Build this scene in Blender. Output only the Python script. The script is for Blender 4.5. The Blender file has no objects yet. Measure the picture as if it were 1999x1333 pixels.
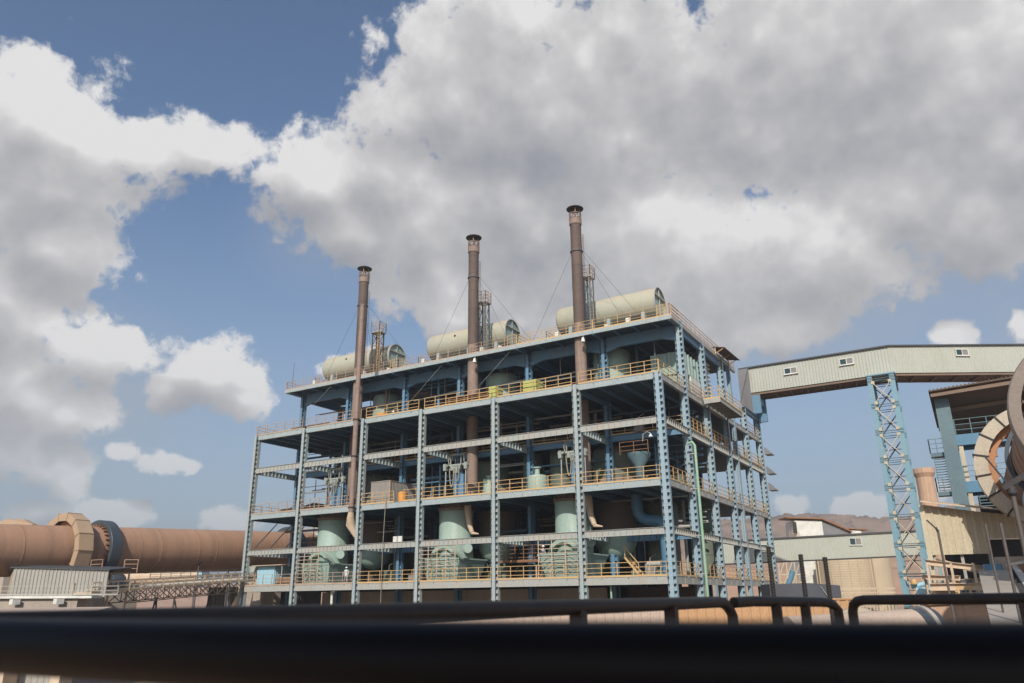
import bpy, bmesh, math, random
from mathutils import Vector, Matrix
random.seed(7)
R = math.radians
SC = bpy.context.scene
COL = SC.collection

# ------------------------------------------------------------------ camera
cam_d = bpy.data.cameras.new("camera")
cam = bpy.data.objects.new("camera", cam_d)
COL.objects.link(cam)
SC.camera = cam
_R = Vector((0.858532, 0.512659, -0.010142))
_U = Vector((0.171627, -0.268669, 0.947820))
_F = Vector((-0.483184, 0.815475, 0.318645))
cam.matrix_world = Matrix(((_R.x, _U.x, -_F.x, 21.898), (_R.y, _U.y, -_F.y, -61.077),
                           (_R.z, _U.z, -_F.z, 5.408), (0, 0, 0, 1)))
cam_d.sensor_width = 36
cam_d.lens = 36 * 1492.03 / 1999
cam_d.clip_start = 0.05
cam_d.clip_end = 6000
cam_d.dof.use_dof = True
cam_d.dof.focus_distance = 75
cam_d.dof.aperture_fstop = 3.6

# ------------------------------------------------------------------ light and exposure
SUN_AZ, SUN_EL = 160.0, 34.0          # degrees; azimuth from +Y towards +X
sun_d = bpy.data.lights.new("sun", 'SUN')
sun_d.energy = 4.1
sun_d.angle = R(0.53)
sun_d.color = (1.0, 0.93, 0.83)
sun = bpy.data.objects.new("sun", sun_d)
COL.objects.link(sun)
_s = Vector((math.sin(R(SUN_AZ)) * math.cos(R(SUN_EL)), math.cos(R(SUN_AZ)) * math.cos(R(SUN_EL)), math.sin(R(SUN_EL))))
sun.rotation_euler = (-_s).to_track_quat('-Z', 'Y').to_euler()
sun.location = (0, 0, 200)
SC.view_settings.view_transform = 'Standard'
SC.view_settings.look = 'None'
SC.view_settings.exposure = 0.16
SC.view_settings.gamma = 1.0

# ------------------------------------------------------------------ sky with clouds (all in compass azimuth / elevation)
CLOUDS = [(-65.0, 27.9, 6.1, 5.4, 1.18), (-69.7, 25.6, 5.9, 5.9, 1.18), (-60.0, 29.5, 5.1, 3.1, 1.0), (-55.4, 30.5, 4.0, 2.5, 1.0), (-63.6, 22.3, 5.1, 4.2, 1.0), (-66.0, 19.1, 5.6, 3.8, 1.0), (-61.0, 16.0, 5.1, 2.7, 1.0), (-63.8, 13.0, 4.2, 4.1, 1.0), (-64.2, 9.1, 3.0, 2.8, 1.0), (-53.4, 15.2, 5.1, 3.0, 1.0), (-50.4, 13.6, 3.2, 2.0, 0.85), (-55.9, 13.9, 2.6, 2.1, 0.85), (-54.8, 8.9, 2.4, 1.2, 0.9), (-58.1, 9.6, 1.5, 0.9, 0.9), (-60.7, 7.1, 2.0, 1.5, 0.9), (-62.2, 5.4, 2.5, 1.1, 0.9), (-58.1, 5.6, 3.3, 1.2, 0.9), (-50.9, 5.2, 2.5, 1.2, 0.9), (-45.8, 29.6, 6.1, 3.9, 1.0), (-40.9, 31.0, 8.0, 5.4, 1.0), (-39.3, 34.7, 6.1, 3.5, 1.0), (-33.6, 36.6, 9.4, 5.9, 1.18), (-30.3, 40.7, 8.8, 4.9, 1.0), (-21.4, 35.5, 14.3, 10.3, 1.18), (-4.8, 34.6, 15.4, 10.4, 1.18), (8.1, 30.7, 11.2, 8.6, 1.18), (-43.1, 26.8, 6.9, 2.9, 1.0), (-32.7, 27.2, 11.0, 5.6, 1.18), (-20.1, 25.2, 15.2, 7.0, 1.18), (-10.3, 24.1, 9.6, 6.0, 1.18), (-4.9, 23.6, 5.1, 4.8, 1.0), (-34.7, 20.7, 3.9, 3.6, 1.0), (-30.6, 19.2, 7.3, 3.5, 1.0), (-20.5, 20.0, 11.0, 4.5, 1.18), (-10.3, 18.3, 4.6, 2.5, 1.0), (-44.0, 16.1, 2.3, 1.5, 0.85), (-41.8, 17.1, 1.9, 1.1, 0.85), (-33.5, 22.7, 7.0, 4.9, 1.0), (-27.3, 21.1, 6.9, 4.6, 1.0), (-64.6, 17.5, 4.8, 2.9, 1.0), (-61.0, 12.0, 3.2, 2.3, 1.0), (-62.2, 8.6, 3.1, 1.9, 1.0), (-14.4, 21.7, 8.4, 4.4, 1.0), (-0.5, 28.5, 9.9, 7.1, 1.18), (3.4, 23.4, 4.7, 4.7, 1.0), (0.4, 16.3, 2.7, 1.3, 0.85), (4.5, 16.2, 1.1, 1.9, 0.85), (-11.1, 6.1, 2.0, 1.4, 0.9), (-6.6, 5.7, 2.8, 1.3, 0.9), (-1.9, 6.3, 1.7, 1.0, 0.9)]
TONES = [(-17.9, 26.9, 13.2, 5.1, 0.28), (-4.7, 24.6, 6.2, 4.8, 0.22), (-18.8, 40.0, 18.3, 3.9, 0.08), (-60.9, 30.7, 7.7, 3.5, 0.3), (-65.4, 31.1, 4.6, 2.4, 0.25), (-64.9, 19.4, 5.7, 2.6, -0.05), (-52.8, 16.3, 4.8, 2.1, 0.25), (-61.2, 17.2, 4.2, 1.3, 0.3), (-28.4, 27.5, 6.8, 4.5, -0.22), (-30.5, 32.4, 11.3, 3.3, -0.12), (-17.4, 31.9, 10.8, 2.5, -0.15), (-47.5, 30.3, 4.8, 2.8, 0.22), (-38.5, 36.8, 5.4, 3.4, 0.15), (-35.9, 21.1, 2.4, 3.4, 0.2), (-2.1, 29.5, 8.9, 2.9, -0.1), (-55.2, 16.1, 2.0, 1.4, 0.1)]
VEILS = [(-1.1, 20.4, 11.9, 5.7, 0.8), (-42.3, 25.7, 10.5, 4.8, 0.35), (-62.9, 13.1, 9.4, 7.1, 0.55), (-9.3, 18.1, 9.1, 4.3, 0.75), (3.4, 16.1, 5.6, 5.1, 0.55)]


class NT:
    """small helper round a node tree"""
    def __init__(s, tree):
        s.t = tree
        s.n = tree.nodes
        s.l = tree.links
    def node(s, typ, **kw):
        nd = s.n.new(typ)
        for k, v in kw.items():
            setattr(nd, k, v)
        return nd
    def put(s, sock, v):
        if isinstance(v, bpy.types.NodeSocket):
            s.l.new(v, sock)
        elif v is not None:
            sock.default_value = v
    def math(s, op, a, b=None, c=None, clamp=False):
        nd = s.node('ShaderNodeMath', operation=op, use_clamp=clamp)
        s.put(nd.inputs[0], a)
        if b is not None: s.put(nd.inputs[1], b)
        if c is not None: s.put(nd.inputs[2], c)
        return nd.outputs[0]
    def vmath(s, op, a, b=None):
        nd = s.node('ShaderNodeVectorMath', operation=op)
        s.put(nd.inputs[0], a)
        if b is not None: s.put(nd.inputs[1], b)
        return nd.outputs['Value'] if op in ('LENGTH', 'DOT_PRODUCT') else nd.outputs[0]
    def noise(s, vec, scale, detail=4, rough=0.55, dist=0.0):
        nd = s.node('ShaderNodeTexNoise')
        s.put(nd.inputs['Vector'], vec)
        nd.inputs['Scale'].default_value = scale
        nd.inputs['Detail'].default_value = detail
        nd.inputs['Roughness'].default_value = rough
        nd.inputs['Distortion'].default_value = dist
        return nd.outputs[0]
    def mix(s, f, a, b, blend='MIX'):
        nd = s.node('ShaderNodeMix', data_type='RGBA', blend_type=blend)
        s.put(nd.inputs[0], f)
        s.put(nd.inputs[6], a)
        s.put(nd.inputs[7], b)
        return nd.outputs[2]
    def ramp(s, v, lo, hi, a=0.0, b=1.0, smooth=True):
        nd = s.node('ShaderNodeMapRange', interpolation_type='SMOOTHSTEP' if smooth else 'LINEAR')
        s.put(nd.inputs[0], v)
        nd.inputs[1].default_value = lo
        nd.inputs[2].default_value = hi
        nd.inputs[3].default_value = a
        nd.inputs[4].default_value = b
        return nd.outputs[0]


def ellipse(T, P, a, e, ra, re):
    m = T.node('ShaderNodeVectorMath', operation='MULTIPLY_ADD')
    T.put(m.inputs[0], P)
    m.inputs[1].default_value = (1 / ra, 1 / re, 0)
    m.inputs[2].default_value = (-a / ra, -e / re, 0)
    return T.vmath('LENGTH', m.outputs[0])


def make_cloud_group():
    g = bpy.data.node_groups.new("cloud_density", 'ShaderNodeTree')
    g.interface.new_socket("P", in_out='INPUT', socket_type='NodeSocketVector')
    g.interface.new_socket("N", in_out='INPUT', socket_type='NodeSocketVector')
    g.interface.new_socket("D", in_out='OUTPUT', socket_type='NodeSocketFloat')
    g.interface.new_socket("Soft", in_out='OUTPUT', socket_type='NodeSocketFloat')
    T = NT(g)
    gi = T.node('NodeGroupInput')
    go = T.node('NodeGroupOutput')
    P, N = gi.outputs[0], gi.outputs[1]
    cur = None
    for (a, e, ra, re, w) in CLOUDS:
        d = T.math('MULTIPLY_ADD', ellipse(T, P, a, e, ra * 1.12, re * 1.12), -1.0, w)
        cur = d if cur is None else T.math('SMOOTH_MAX', cur, d, 0.25)
    cur = T.math('MINIMUM', T.math('ADD', cur, 0.07), 0.85)
    n1 = T.noise(N, 5.0, 9, 0.62, 0.15)
    n3 = T.noise(N, 5.0, 2.0, 0.45, 0.1)
    vor = T.node('ShaderNodeTexVoronoi', feature='F1')
    T.put(vor.inputs['Vector'], N)
    vor.inputs['Scale'].default_value = 17.0
    vor.inputs['Detail'].default_value = 2.0
    vor.inputs['Roughness'].default_value = 0.55
    puff = T.math('MULTIPLY', T.math('SUBTRACT', 0.42, vor.outputs['Distance']), 0.55)
    f = T.math('ADD', T.math('MULTIPLY', T.math('SUBTRACT', n1, 0.5), 0.95), puff)
    f = T.math('ADD', f, T.math('MULTIPLY_ADD', T.noise(N, 21.0, 4, 0.6, 0.3), 0.55, -0.20))
    f = T.math('ADD', f, T.math('MULTIPLY_ADD', T.noise(N, 62.0, 6, 0.65, 0.4), 0.75, -0.375))
    T.put(go.inputs[0], T.math('ADD', cur, f))
    so = T.math('ADD', T.math('MULTIPLY', cur, 0.8), T.math('MULTIPLY', n3, 1.0))
    T.put(go.inputs[1], T.math('ADD', so, T.math('MULTIPLY', puff, 0.40)))
    return g


world = bpy.data.worlds.new("World")
SC.world = world
world.use_nodes = True
T = NT(world.node_tree)
T.n.clear()
out = T.node('ShaderNodeOutputWorld')
bg = T.node('ShaderNodeBackground')
T.l.new(bg.outputs[0], out.inputs[0])
sky = T.node('ShaderNodeTexSky', sky_type='NISHITA')
sky.sun_disc = False
sky.sun_elevation = R(SUN_EL)
sky.sun_rotation = R(SUN_AZ)
sky.air_density = 1.0
sky.dust_density = 2.0
sky.ozone_density = 1.2
tc = T.node('ShaderNodeTexCoord')
D = tc.outputs['Generated']
sep = T.node('ShaderNodeSeparateXYZ')
T.l.new(D, sep.inputs[0])
az = T.math('MULTIPLY', T.math('ARCTAN2', sep.outputs[0], sep.outputs[1]), 57.29578)
el = T.math('MULTIPLY', T.math('ARCSINE', sep.outputs[2]), 57.29578)
cmb = T.node('ShaderNodeCombineXYZ')
T.l.new(az, cmb.inputs[0])
T.l.new(el, cmb.inputs[1])
P = cmb.outputs[0]
G = make_cloud_group()
def dens(p, n):
    nd = T.node('ShaderNodeGroup')
    nd.node_tree = G
    T.put(nd.inputs[0], p)
    T.put(nd.inputs[1], n)
    return nd.outputs[0], nd.outputs[1]
d0, s0 = dens(P, D)
d1, s1 = dens(T.vmath('ADD', P, (0.8, 2.4, 0)), T.vmath('ADD', D, (0.011, 0, 0.041)))
alpha = T.ramp(d0, -0.06, 0.26)
relief = T.math('SUBTRACT', s0, s1)
tone = None
for (a, e, ra, re, w) in TONES:
    v = T.math('MULTIPLY', T.ramp(ellipse(T, P, a, e, ra, re), 0.15, 1.35, 1.0, 0.0), w)
    tone = v if tone is None else T.math('ADD', tone, v)
big = T.noise(D, 3.2, 3, 0.5)
fine = T.noise(D, 24.0, 6, 0.6, 0.4)
lum = T.math('ADD', T.math('MULTIPLY', relief, 1.0), 0.57)
lum = T.math('ADD', lum, T.math('MULTIPLY', tone, 0.95))
lum = T.math('ADD', lum, T.math('MULTIPLY', T.math('SUBTRACT', big, 0.5), 0.30))
lum = T.math('ADD', lum, T.math('MULTIPLY', T.math('SUBTRACT', fine, 0.5), 0.10))
thin = T.ramp(d0, 0.05, 0.6, 0.18, 0.0)
hf = T.math('SUBTRACT', d0, s0)
lum = T.math('ADD', lum, T.math('MULTIPLY', T.math('ADD', hf, 0.55), 0.11))
lum = T.math('ADD', lum, thin, clamp=True)
cr = T.node('ShaderNodeValToRGB')
T.l.new(lum, cr.inputs[0])
els = cr.color_ramp.elements
els[0].position = 0.0; els[0].color = (0.245, 0.26, 0.30, 1)
els[1].position = 1.0; els[1].color = (0.74, 0.73, 0.725, 1)
for p, c in ((0.3, (0.335, 0.34, 0.365, 1)), (0.55, (0.435, 0.43, 0.44, 1)), (0.8, (0.565, 0.555, 0.555, 1))):
    q = els.new(p); q.color = c
SKY_STR = 0.105
skyc = T.mix(1.0, sky.outputs[0], (0.86, 0.98, 1.08, 1), 'MULTIPLY')
cl = T.mix(1.0, cr.outputs[0], (1 / SKY_STR, 1 / SKY_STR, 1 / SKY_STR, 1), 'MULTIPLY')
# paler, greyer air towards the horizon
lowair = T.mix(1.0, (0.335, 0.395, 0.47, 1), (1 / SKY_STR, 1 / SKY_STR, 1 / SKY_STR, 1), 'MULTIPLY')
skyc = T.mix(T.ramp(el, 3.0, 30.0, 0.62, 0.0), skyc, lowair)
# thin grey veils between the clouds
veil = None
for (a, e, ra, re, w) in VEILS:
    v = T.math('MULTIPLY', T.ramp(ellipse(T, P, a, e, ra, re), 0.2, 1.25, 1.0, 0.0), w)
    veil = v if veil is None else T.math('MAXIMUM', veil, v)
veil = T.math('MULTIPLY', veil, T.ramp(T.noise(D, 7.0, 4, 0.55), 0.3, 0.65, 0.45, 1.15), clamp=True)
vc = T.mix(1.0, (0.36, 0.385, 0.43, 1), (1 / SKY_STR, 1 / SKY_STR, 1 / SKY_STR, 1), 'MULTIPLY')
skyc = T.mix(veil, skyc, vc)
# low clouds are seen through more air
lowf = T.ramp(el, 2.0, 16.0, 0.62, 0.97)
fin = T.mix(T.math('MULTIPLY', alpha, lowf), skyc, cl)
T.l.new(fin, bg.inputs[0])
bg.inputs[1].default_value = SKY_STR


# ------------------------------------------------------------------ materials
MATS = {}
def mat(name, base, alt=None, rough=0.6, metal=0.0, ns=0.5, dust=0.0, dustc=(0.46, 0.33, 0.22), streak=0.0,
        streakc=(0.16, 0.09, 0.05), bump=0.0, alt_amt=0.6, bands=None, spec=0.4, fine=0.12):
    m = bpy.data.materials.new(name)
    m.use_nodes = True
    T = NT(m.node_tree)
    b = T.n['Principled BSDF']
    geo = T.node('ShaderNodeNewGeometry')
    pos = geo.outputs['Position']
    c4 = lambda c: (c[0], c[1], c[2], 1)
    if alt is None:
        alt = tuple(x * 0.72 for x in base)
    f = T.math('MULTIPLY', T.ramp(T.noise(pos, ns, 6, 0.62), 0.35, 0.68), alt_amt)
    col = T.mix(f, c4(base), c4(alt))
    if streak > 0:
        mp = T.node('ShaderNodeMapping')
        mp.inputs['Scale'].default_value = (2.6, 2.6, 0.16)
        T.l.new(pos, mp.inputs[0])
        s = T.ramp(T.noise(mp.outputs[0], 1.3, 6, 0.7), 0.50, 0.72)
        col = T.mix(T.math('MULTIPLY', s, streak), col, c4(streakc))
    if bands:
        mp = T.node('ShaderNodeMapping')
        mp.inputs['Scale'].default_value = bands[0]
        T.l.new(pos, mp.inputs[0])
        s = T.ramp(T.noise(mp.outputs[0], 1.0, 5, 0.65), 0.42, 0.66)
        col = T.mix(T.math('MULTIPLY', s, bands[2]), col, c4(bands[1]))
    if dust > 0:
        sp = T.node('ShaderNodeSeparateXYZ')
        T.l.new(geo.outputs['Normal'], sp.inputs[0])
        up = T.ramp(sp.outputs[2], 0.15, 0.9)
        nn = T.ramp(T.noise(pos, 0.9, 5, 0.65), 0.30, 0.75, 0.25, 1.0)
        a = T.math('MULTIPLY', nn, T.math('ADD', T.math('MULTIPLY', up, 0.75), dust * 0.55, clamp=True), clamp=True)
        a = T.math('MULTIPLY', a, min(1.0, dust * 1.6), clamp=True)
        col = T.mix(a, col, c4(dustc))
    ff = T.ramp(T.noise(pos, 9.0, 4, 0.6), 0.3, 0.7, 1 - fine, 1 + fine, False)
    cc = T.node('ShaderNodeCombineColor')
    for i in range(3):
        T.l.new(ff, cc.inputs[i])
    col = T.mix(1.0, col, cc.outputs[0], 'MULTIPLY')
    T.put(b.inputs['Base Color'], col)
    b.inputs['Roughness'].default_value = rough
    b.inputs['Metallic'].default_value = metal
    b.inputs['Specular IOR Level'].default_value = spec
    if bump > 0:
        bp = T.node('ShaderNodeBump')
        bp.inputs['Strength'].default_value = bump
        bp.inputs['Distance'].default_value = 0.05
        T.l.new(T.noise(pos, 5.0, 6, 0.65), bp.inputs['Height'])
        T.l.new(bp.outputs[0], b.inputs['Normal'])
    MATS[name] = m
    return m

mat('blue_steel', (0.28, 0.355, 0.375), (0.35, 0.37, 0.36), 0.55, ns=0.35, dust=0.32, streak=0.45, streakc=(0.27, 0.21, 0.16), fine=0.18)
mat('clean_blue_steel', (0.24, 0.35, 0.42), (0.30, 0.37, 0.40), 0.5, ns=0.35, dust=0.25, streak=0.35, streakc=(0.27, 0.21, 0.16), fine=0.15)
mat('shaded_blue_steel', (0.10, 0.22, 0.34), (0.13, 0.21, 0.27), 0.5, ns=0.4, dust=0.18, streak=0.3)  # shaded copy of the blue steel: interior shade put into the colour
mat('shaded_deck', (0.055, 0.095, 0.125), (0.07, 0.08, 0.085), 0.7, ns=0.5, streak=0.2)  # slab colour darkened to paint in the shade beneath the floors
mat('shaded_green', (0.11, 0.155, 0.12), (0.13, 0.11, 0.08), 0.6, ns=0.5, dust=0.2, streak=0.35, streakc=(0.10, 0.07, 0.05))  # vessel green darkened in its colour for drums deep in shade
mat('dusty_steel', (0.31, 0.34, 0.33), (0.37, 0.33, 0.29), 0.6, ns=0.5, dust=0.35, streak=0.5, streakc=(0.34, 0.24, 0.17))
mat('yellow_paint', (0.55, 0.35, 0.13), (0.46, 0.31, 0.19), 0.6, ns=1.2, dust=0.3, streak=0.15)
mat('faded_rail', (0.42, 0.29, 0.20), (0.30, 0.19, 0.13), 0.7, ns=1.5, dust=0.3)
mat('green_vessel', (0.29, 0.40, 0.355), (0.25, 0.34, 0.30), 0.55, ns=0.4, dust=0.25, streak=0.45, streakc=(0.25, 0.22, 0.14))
mat('green_tank', (0.36, 0.385, 0.32), (0.40, 0.37, 0.28), 0.55, ns=0.3, dust=0.5, dustc=(0.50, 0.38, 0.25), streak=0.25, streakc=(0.38, 0.26, 0.14))
mat('deck', (0.10, 0.13, 0.15), (0.14, 0.13, 0.12), 0.8, ns=0.6, dust=0.3)
mat('stack_rust', (0.095, 0.070, 0.058), (0.14, 0.10, 0.082), 0.75, ns=0.5, streak=0.35, streakc=(0.075, 0.045, 0.035), fine=0.2)
mat('stack_low', (0.26, 0.19, 0.155), (0.18, 0.13, 0.11), 0.75, ns=0.7, streak=0.35, streakc=(0.12, 0.07, 0.05), fine=0.2)
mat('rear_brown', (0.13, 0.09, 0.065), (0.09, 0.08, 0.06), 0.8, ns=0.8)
mat('cap_dark', (0.035, 0.032, 0.034), None, 0.7)
mat('kiln_shell', (0.36, 0.21, 0.135), (0.29, 0.175, 0.12), 0.7, ns=0.25, dust=0.25, dustc=(0.44, 0.28, 0.19), bands=((0.1, 1.6, 0.1), (0.20, 0.125, 0.09), 0.38), bump=0.1)
mat('seam_brown', (0.29, 0.17, 0.11), (0.22, 0.13, 0.09), 0.8)
mat('kiln_guard', (0.40, 0.28, 0.18), (0.34, 0.25, 0.18), 0.65, ns=0.6, dust=0.35, streak=0.2)
mat('pale_guard', (0.44, 0.38, 0.29), (0.38, 0.32, 0.25), 0.6, ns=0.5, dust=0.3, streak=0.15)
mat('tyre_steel', (0.06, 0.075, 0.095), (0.08, 0.085, 0.095), 0.42, ns=0.6, metal=0.2)
mat('rim_steel', (0.21, 0.17, 0.145), (0.16, 0.125, 0.105), 0.55, ns=0.8)
mat('gear_orange', (0.42, 0.20, 0.10), (0.28, 0.13, 0.07), 0.7, ns=0.8)
mat('cladding', (0.40, 0.42, 0.37), (0.37, 0.375, 0.32), 0.5, ns=0.3, streak=0.4, streakc=(0.36, 0.32, 0.24), dust=0.15)
mat('sand_cladding', (0.50, 0.44, 0.32), (0.44, 0.38, 0.27), 0.55, ns=0.4, streak=0.25, streakc=(0.38, 0.30, 0.20), dust=0.2)
mat('grey_cladding', (0.33, 0.32, 0.29), (0.28, 0.27, 0.25), 0.55, ns=0.4, streak=0.3, streakc=(0.24, 0.20, 0.17), dust=0.3)
mat('dark_sheet', (0.19, 0.19, 0.20), (0.14, 0.13, 0.13), 0.5, ns=0.4)
mat('roof_edge', (0.06, 0.065, 0.07), None, 0.6)
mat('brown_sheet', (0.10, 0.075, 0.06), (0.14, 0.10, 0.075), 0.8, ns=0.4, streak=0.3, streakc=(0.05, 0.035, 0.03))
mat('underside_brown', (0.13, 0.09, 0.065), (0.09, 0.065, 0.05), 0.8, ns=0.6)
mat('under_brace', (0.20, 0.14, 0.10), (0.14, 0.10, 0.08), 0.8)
mat('white_frame', (0.66, 0.65, 0.60), None, 0.5, ns=1.0)
mat('cream_steel', (0.55, 0.43, 0.31), (0.45, 0.35, 0.26), 0.7, ns=0.9, dust=0.4, streak=0.25)
mat('trestle_blue', (0.15, 0.29, 0.37), (0.21, 0.30, 0.33), 0.45, ns=0.4, dust=0.15, streak=0.2, streakc=(0.38, 0.32, 0.24))
mat('brace_sand', (0.48, 0.42, 0.31), (0.38, 0.32, 0.24), 0.6, ns=0.8)
mat('teal_steel', (0.09, 0.14, 0.17), (0.12, 0.20, 0.21), 0.5, ns=0.25, streak=0.2)
mat('pipe_green', (0.22, 0.37, 0.26), (0.32, 0.42, 0.30), 0.5, ns=0.8)
mat('strut_dark', (0.06, 0.10, 0.12), (0.08, 0.12, 0.13), 0.5)
mat('duct_blue', (0.09, 0.21, 0.31), (0.08, 0.17, 0.25), 0.4, ns=0.6)
mat('lime_box', (0.42, 0.46, 0.13), (0.36, 0.36, 0.12), 0.6, ns=1.5, streak=0.2)
mat('wood', (0.25, 0.15, 0.09), (0.17, 0.10, 0.06), 0.8, ns=1.5)
mat('concrete', (0.36, 0.31, 0.26), (0.28, 0.23, 0.19), 0.9, ns=0.25, streak=0.3, streakc=(0.2, 0.15, 0.11), bump=0.3)
mat('sand_concrete', (0.50, 0.41, 0.29), (0.42, 0.34, 0.25), 0.9, ns=0.15, streak=0.25, streakc=(0.36, 0.27, 0.19))
mat('tan_concrete', (0.47, 0.31, 0.21), (0.36, 0.25, 0.18), 0.9, ns=0.2, streak=0.5, streakc=(0.24, 0.17, 0.13))
mat('ochre_wall', (0.46, 0.27, 0.14), (0.40, 0.24, 0.13), 0.85, ns=0.2, streak=0.12, streakc=(0.42, 0.26, 0.16))
mat('pink_wall', (0.46, 0.36, 0.29), (0.40, 0.31, 0.26), 0.85, ns=0.2, streak=0.12)
mat('black_rail', (0.03, 0.023, 0.02), (0.045, 0.03, 0.022), 0.5, ns=20, spec=0.35)
mat('black_pipe', (0.005, 0.005, 0.008), None, 0.5, ns=8, spec=0.22)
mat('pole_grey', (0.095, 0.08, 0.072), (0.07, 0.06, 0.055), 0.6, ns=2)
mat('rebar_iron', (0.02, 0.017, 0.016), None, 0.7, ns=8)
mat('rust', (0.26, 0.13, 0.07), (0.18, 0.09, 0.05), 0.85, ns=1.5)
mat('hoist_pale', (0.27, 0.31, 0.28), (0.22, 0.24, 0.22), 0.5, ns=1.5, dust=0.2)
mat('hose', (0.25, 0.23, 0.18), None, 0.7)
mat('cable', (0.10, 0.09, 0.09), None, 0.6)
mat('container_grey', (0.26, 0.24, 0.22), (0.20, 0.18, 0.165), 0.6, ns=0.8, streak=0.3)
mat('cabin_blue', (0.30, 0.52, 0.62), (0.32, 0.46, 0.52), 0.5, ns=0.8)
mat('trailer_dark', (0.075, 0.08, 0.095), (0.06, 0.06, 0.07), 0.7, ns=0.5)
mat('skin', (0.33, 0.19, 0.12), None, 0.6)
mat('coverall', (0.56, 0.57, 0.60), (0.44, 0.45, 0.48), 0.85, ns=4)
mat('helmet_white', (0.78, 0.78, 0.76), None, 0.35)
mat('dark_cloth', (0.06, 0.06, 0.075), None, 0.9)
mat('boot', (0.03, 0.025, 0.02), None, 0.7)
mat('orange_box', (0.66, 0.30, 0.07), None, 0.7)
mat('sand_ground', (0.44, 0.29, 0.19), (0.34, 0.23, 0.16), 0.95, ns=0.05, bump=0.4)
mat('asphalt_ground', (0.23, 0.18, 0.14), (0.30, 0.22, 0.16), 0.95, ns=0.08, bump=0.3)


def glass_mat(name, col):
    m = bpy.data.materials.new(name)
    m.use_nodes = True
    b = m.node_tree.nodes['Principled BSDF']
    b.inputs['Base Color'].default_value = (*col, 1)
    b.inputs['Roughness'].default_value = 0.08
    b.inputs['Specular IOR Level'].default_value = 0.6
    MATS[name] = m
glass_mat('glass_dark', (0.02, 0.05, 0.05))
glass_mat('glass_pale', (0.22, 0.20, 0.19))
glass_mat('lamp_glass', (0.75, 0.75, 0.72))


def hill_mat():
    m = bpy.data.materials.new('hill_rock')
    m.use_nodes = True
    T = NT(m.node_tree)
    b = T.n['Principled BSDF']
    geo = T.node('ShaderNodeNewGeometry')
    pos = geo.outputs['Position']
    mp = T.node('ShaderNodeMapping')
    mp.inputs['Scale'].default_value = (1, 1, 5)
    T.l.new(pos, mp.inputs[0])
    n = T.noise(mp.outputs[0], 0.008, 8, 0.65, 0.5)
    c = T.mix(T.ramp(n, 0.35, 0.65), (0.17, 0.125, 0.10, 1), (0.28, 0.20, 0.15, 1))
    n2 = T.noise(mp.outputs[0], 0.03, 8, 0.7)
    c = T.mix(T.ramp(n2, 0.45, 0.7, 0, 0.6), c, (0.14, 0.10, 0.09, 1))
    sp = T.node('ShaderNodeSeparateXYZ')
    T.l.new(pos, sp.inputs[0])
    lowland = T.math('ADD', sp.outputs[2], T.math('MULTIPLY', T.noise(pos, 0.012, 6, 0.6), 50))
    c = T.mix(T.ramp(lowland, 35, 85, 0.9, 0.0), c, (0.50, 0.30, 0.19, 1))
    T.put(b.inputs['Base Color'], c)
    b.inputs['Roughness'].default_value = 1.0
    b.inputs['Specular IOR Level'].default_value = 0.1
    MATS['hill_rock'] = m
hill_mat()


# ------------------------------------------------------------------ mesh helpers
def wloc(o):
    v = Vector((0, 0, 0))
    while o is not None:
        v += o.location
        o = o.parent
    return v


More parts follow.
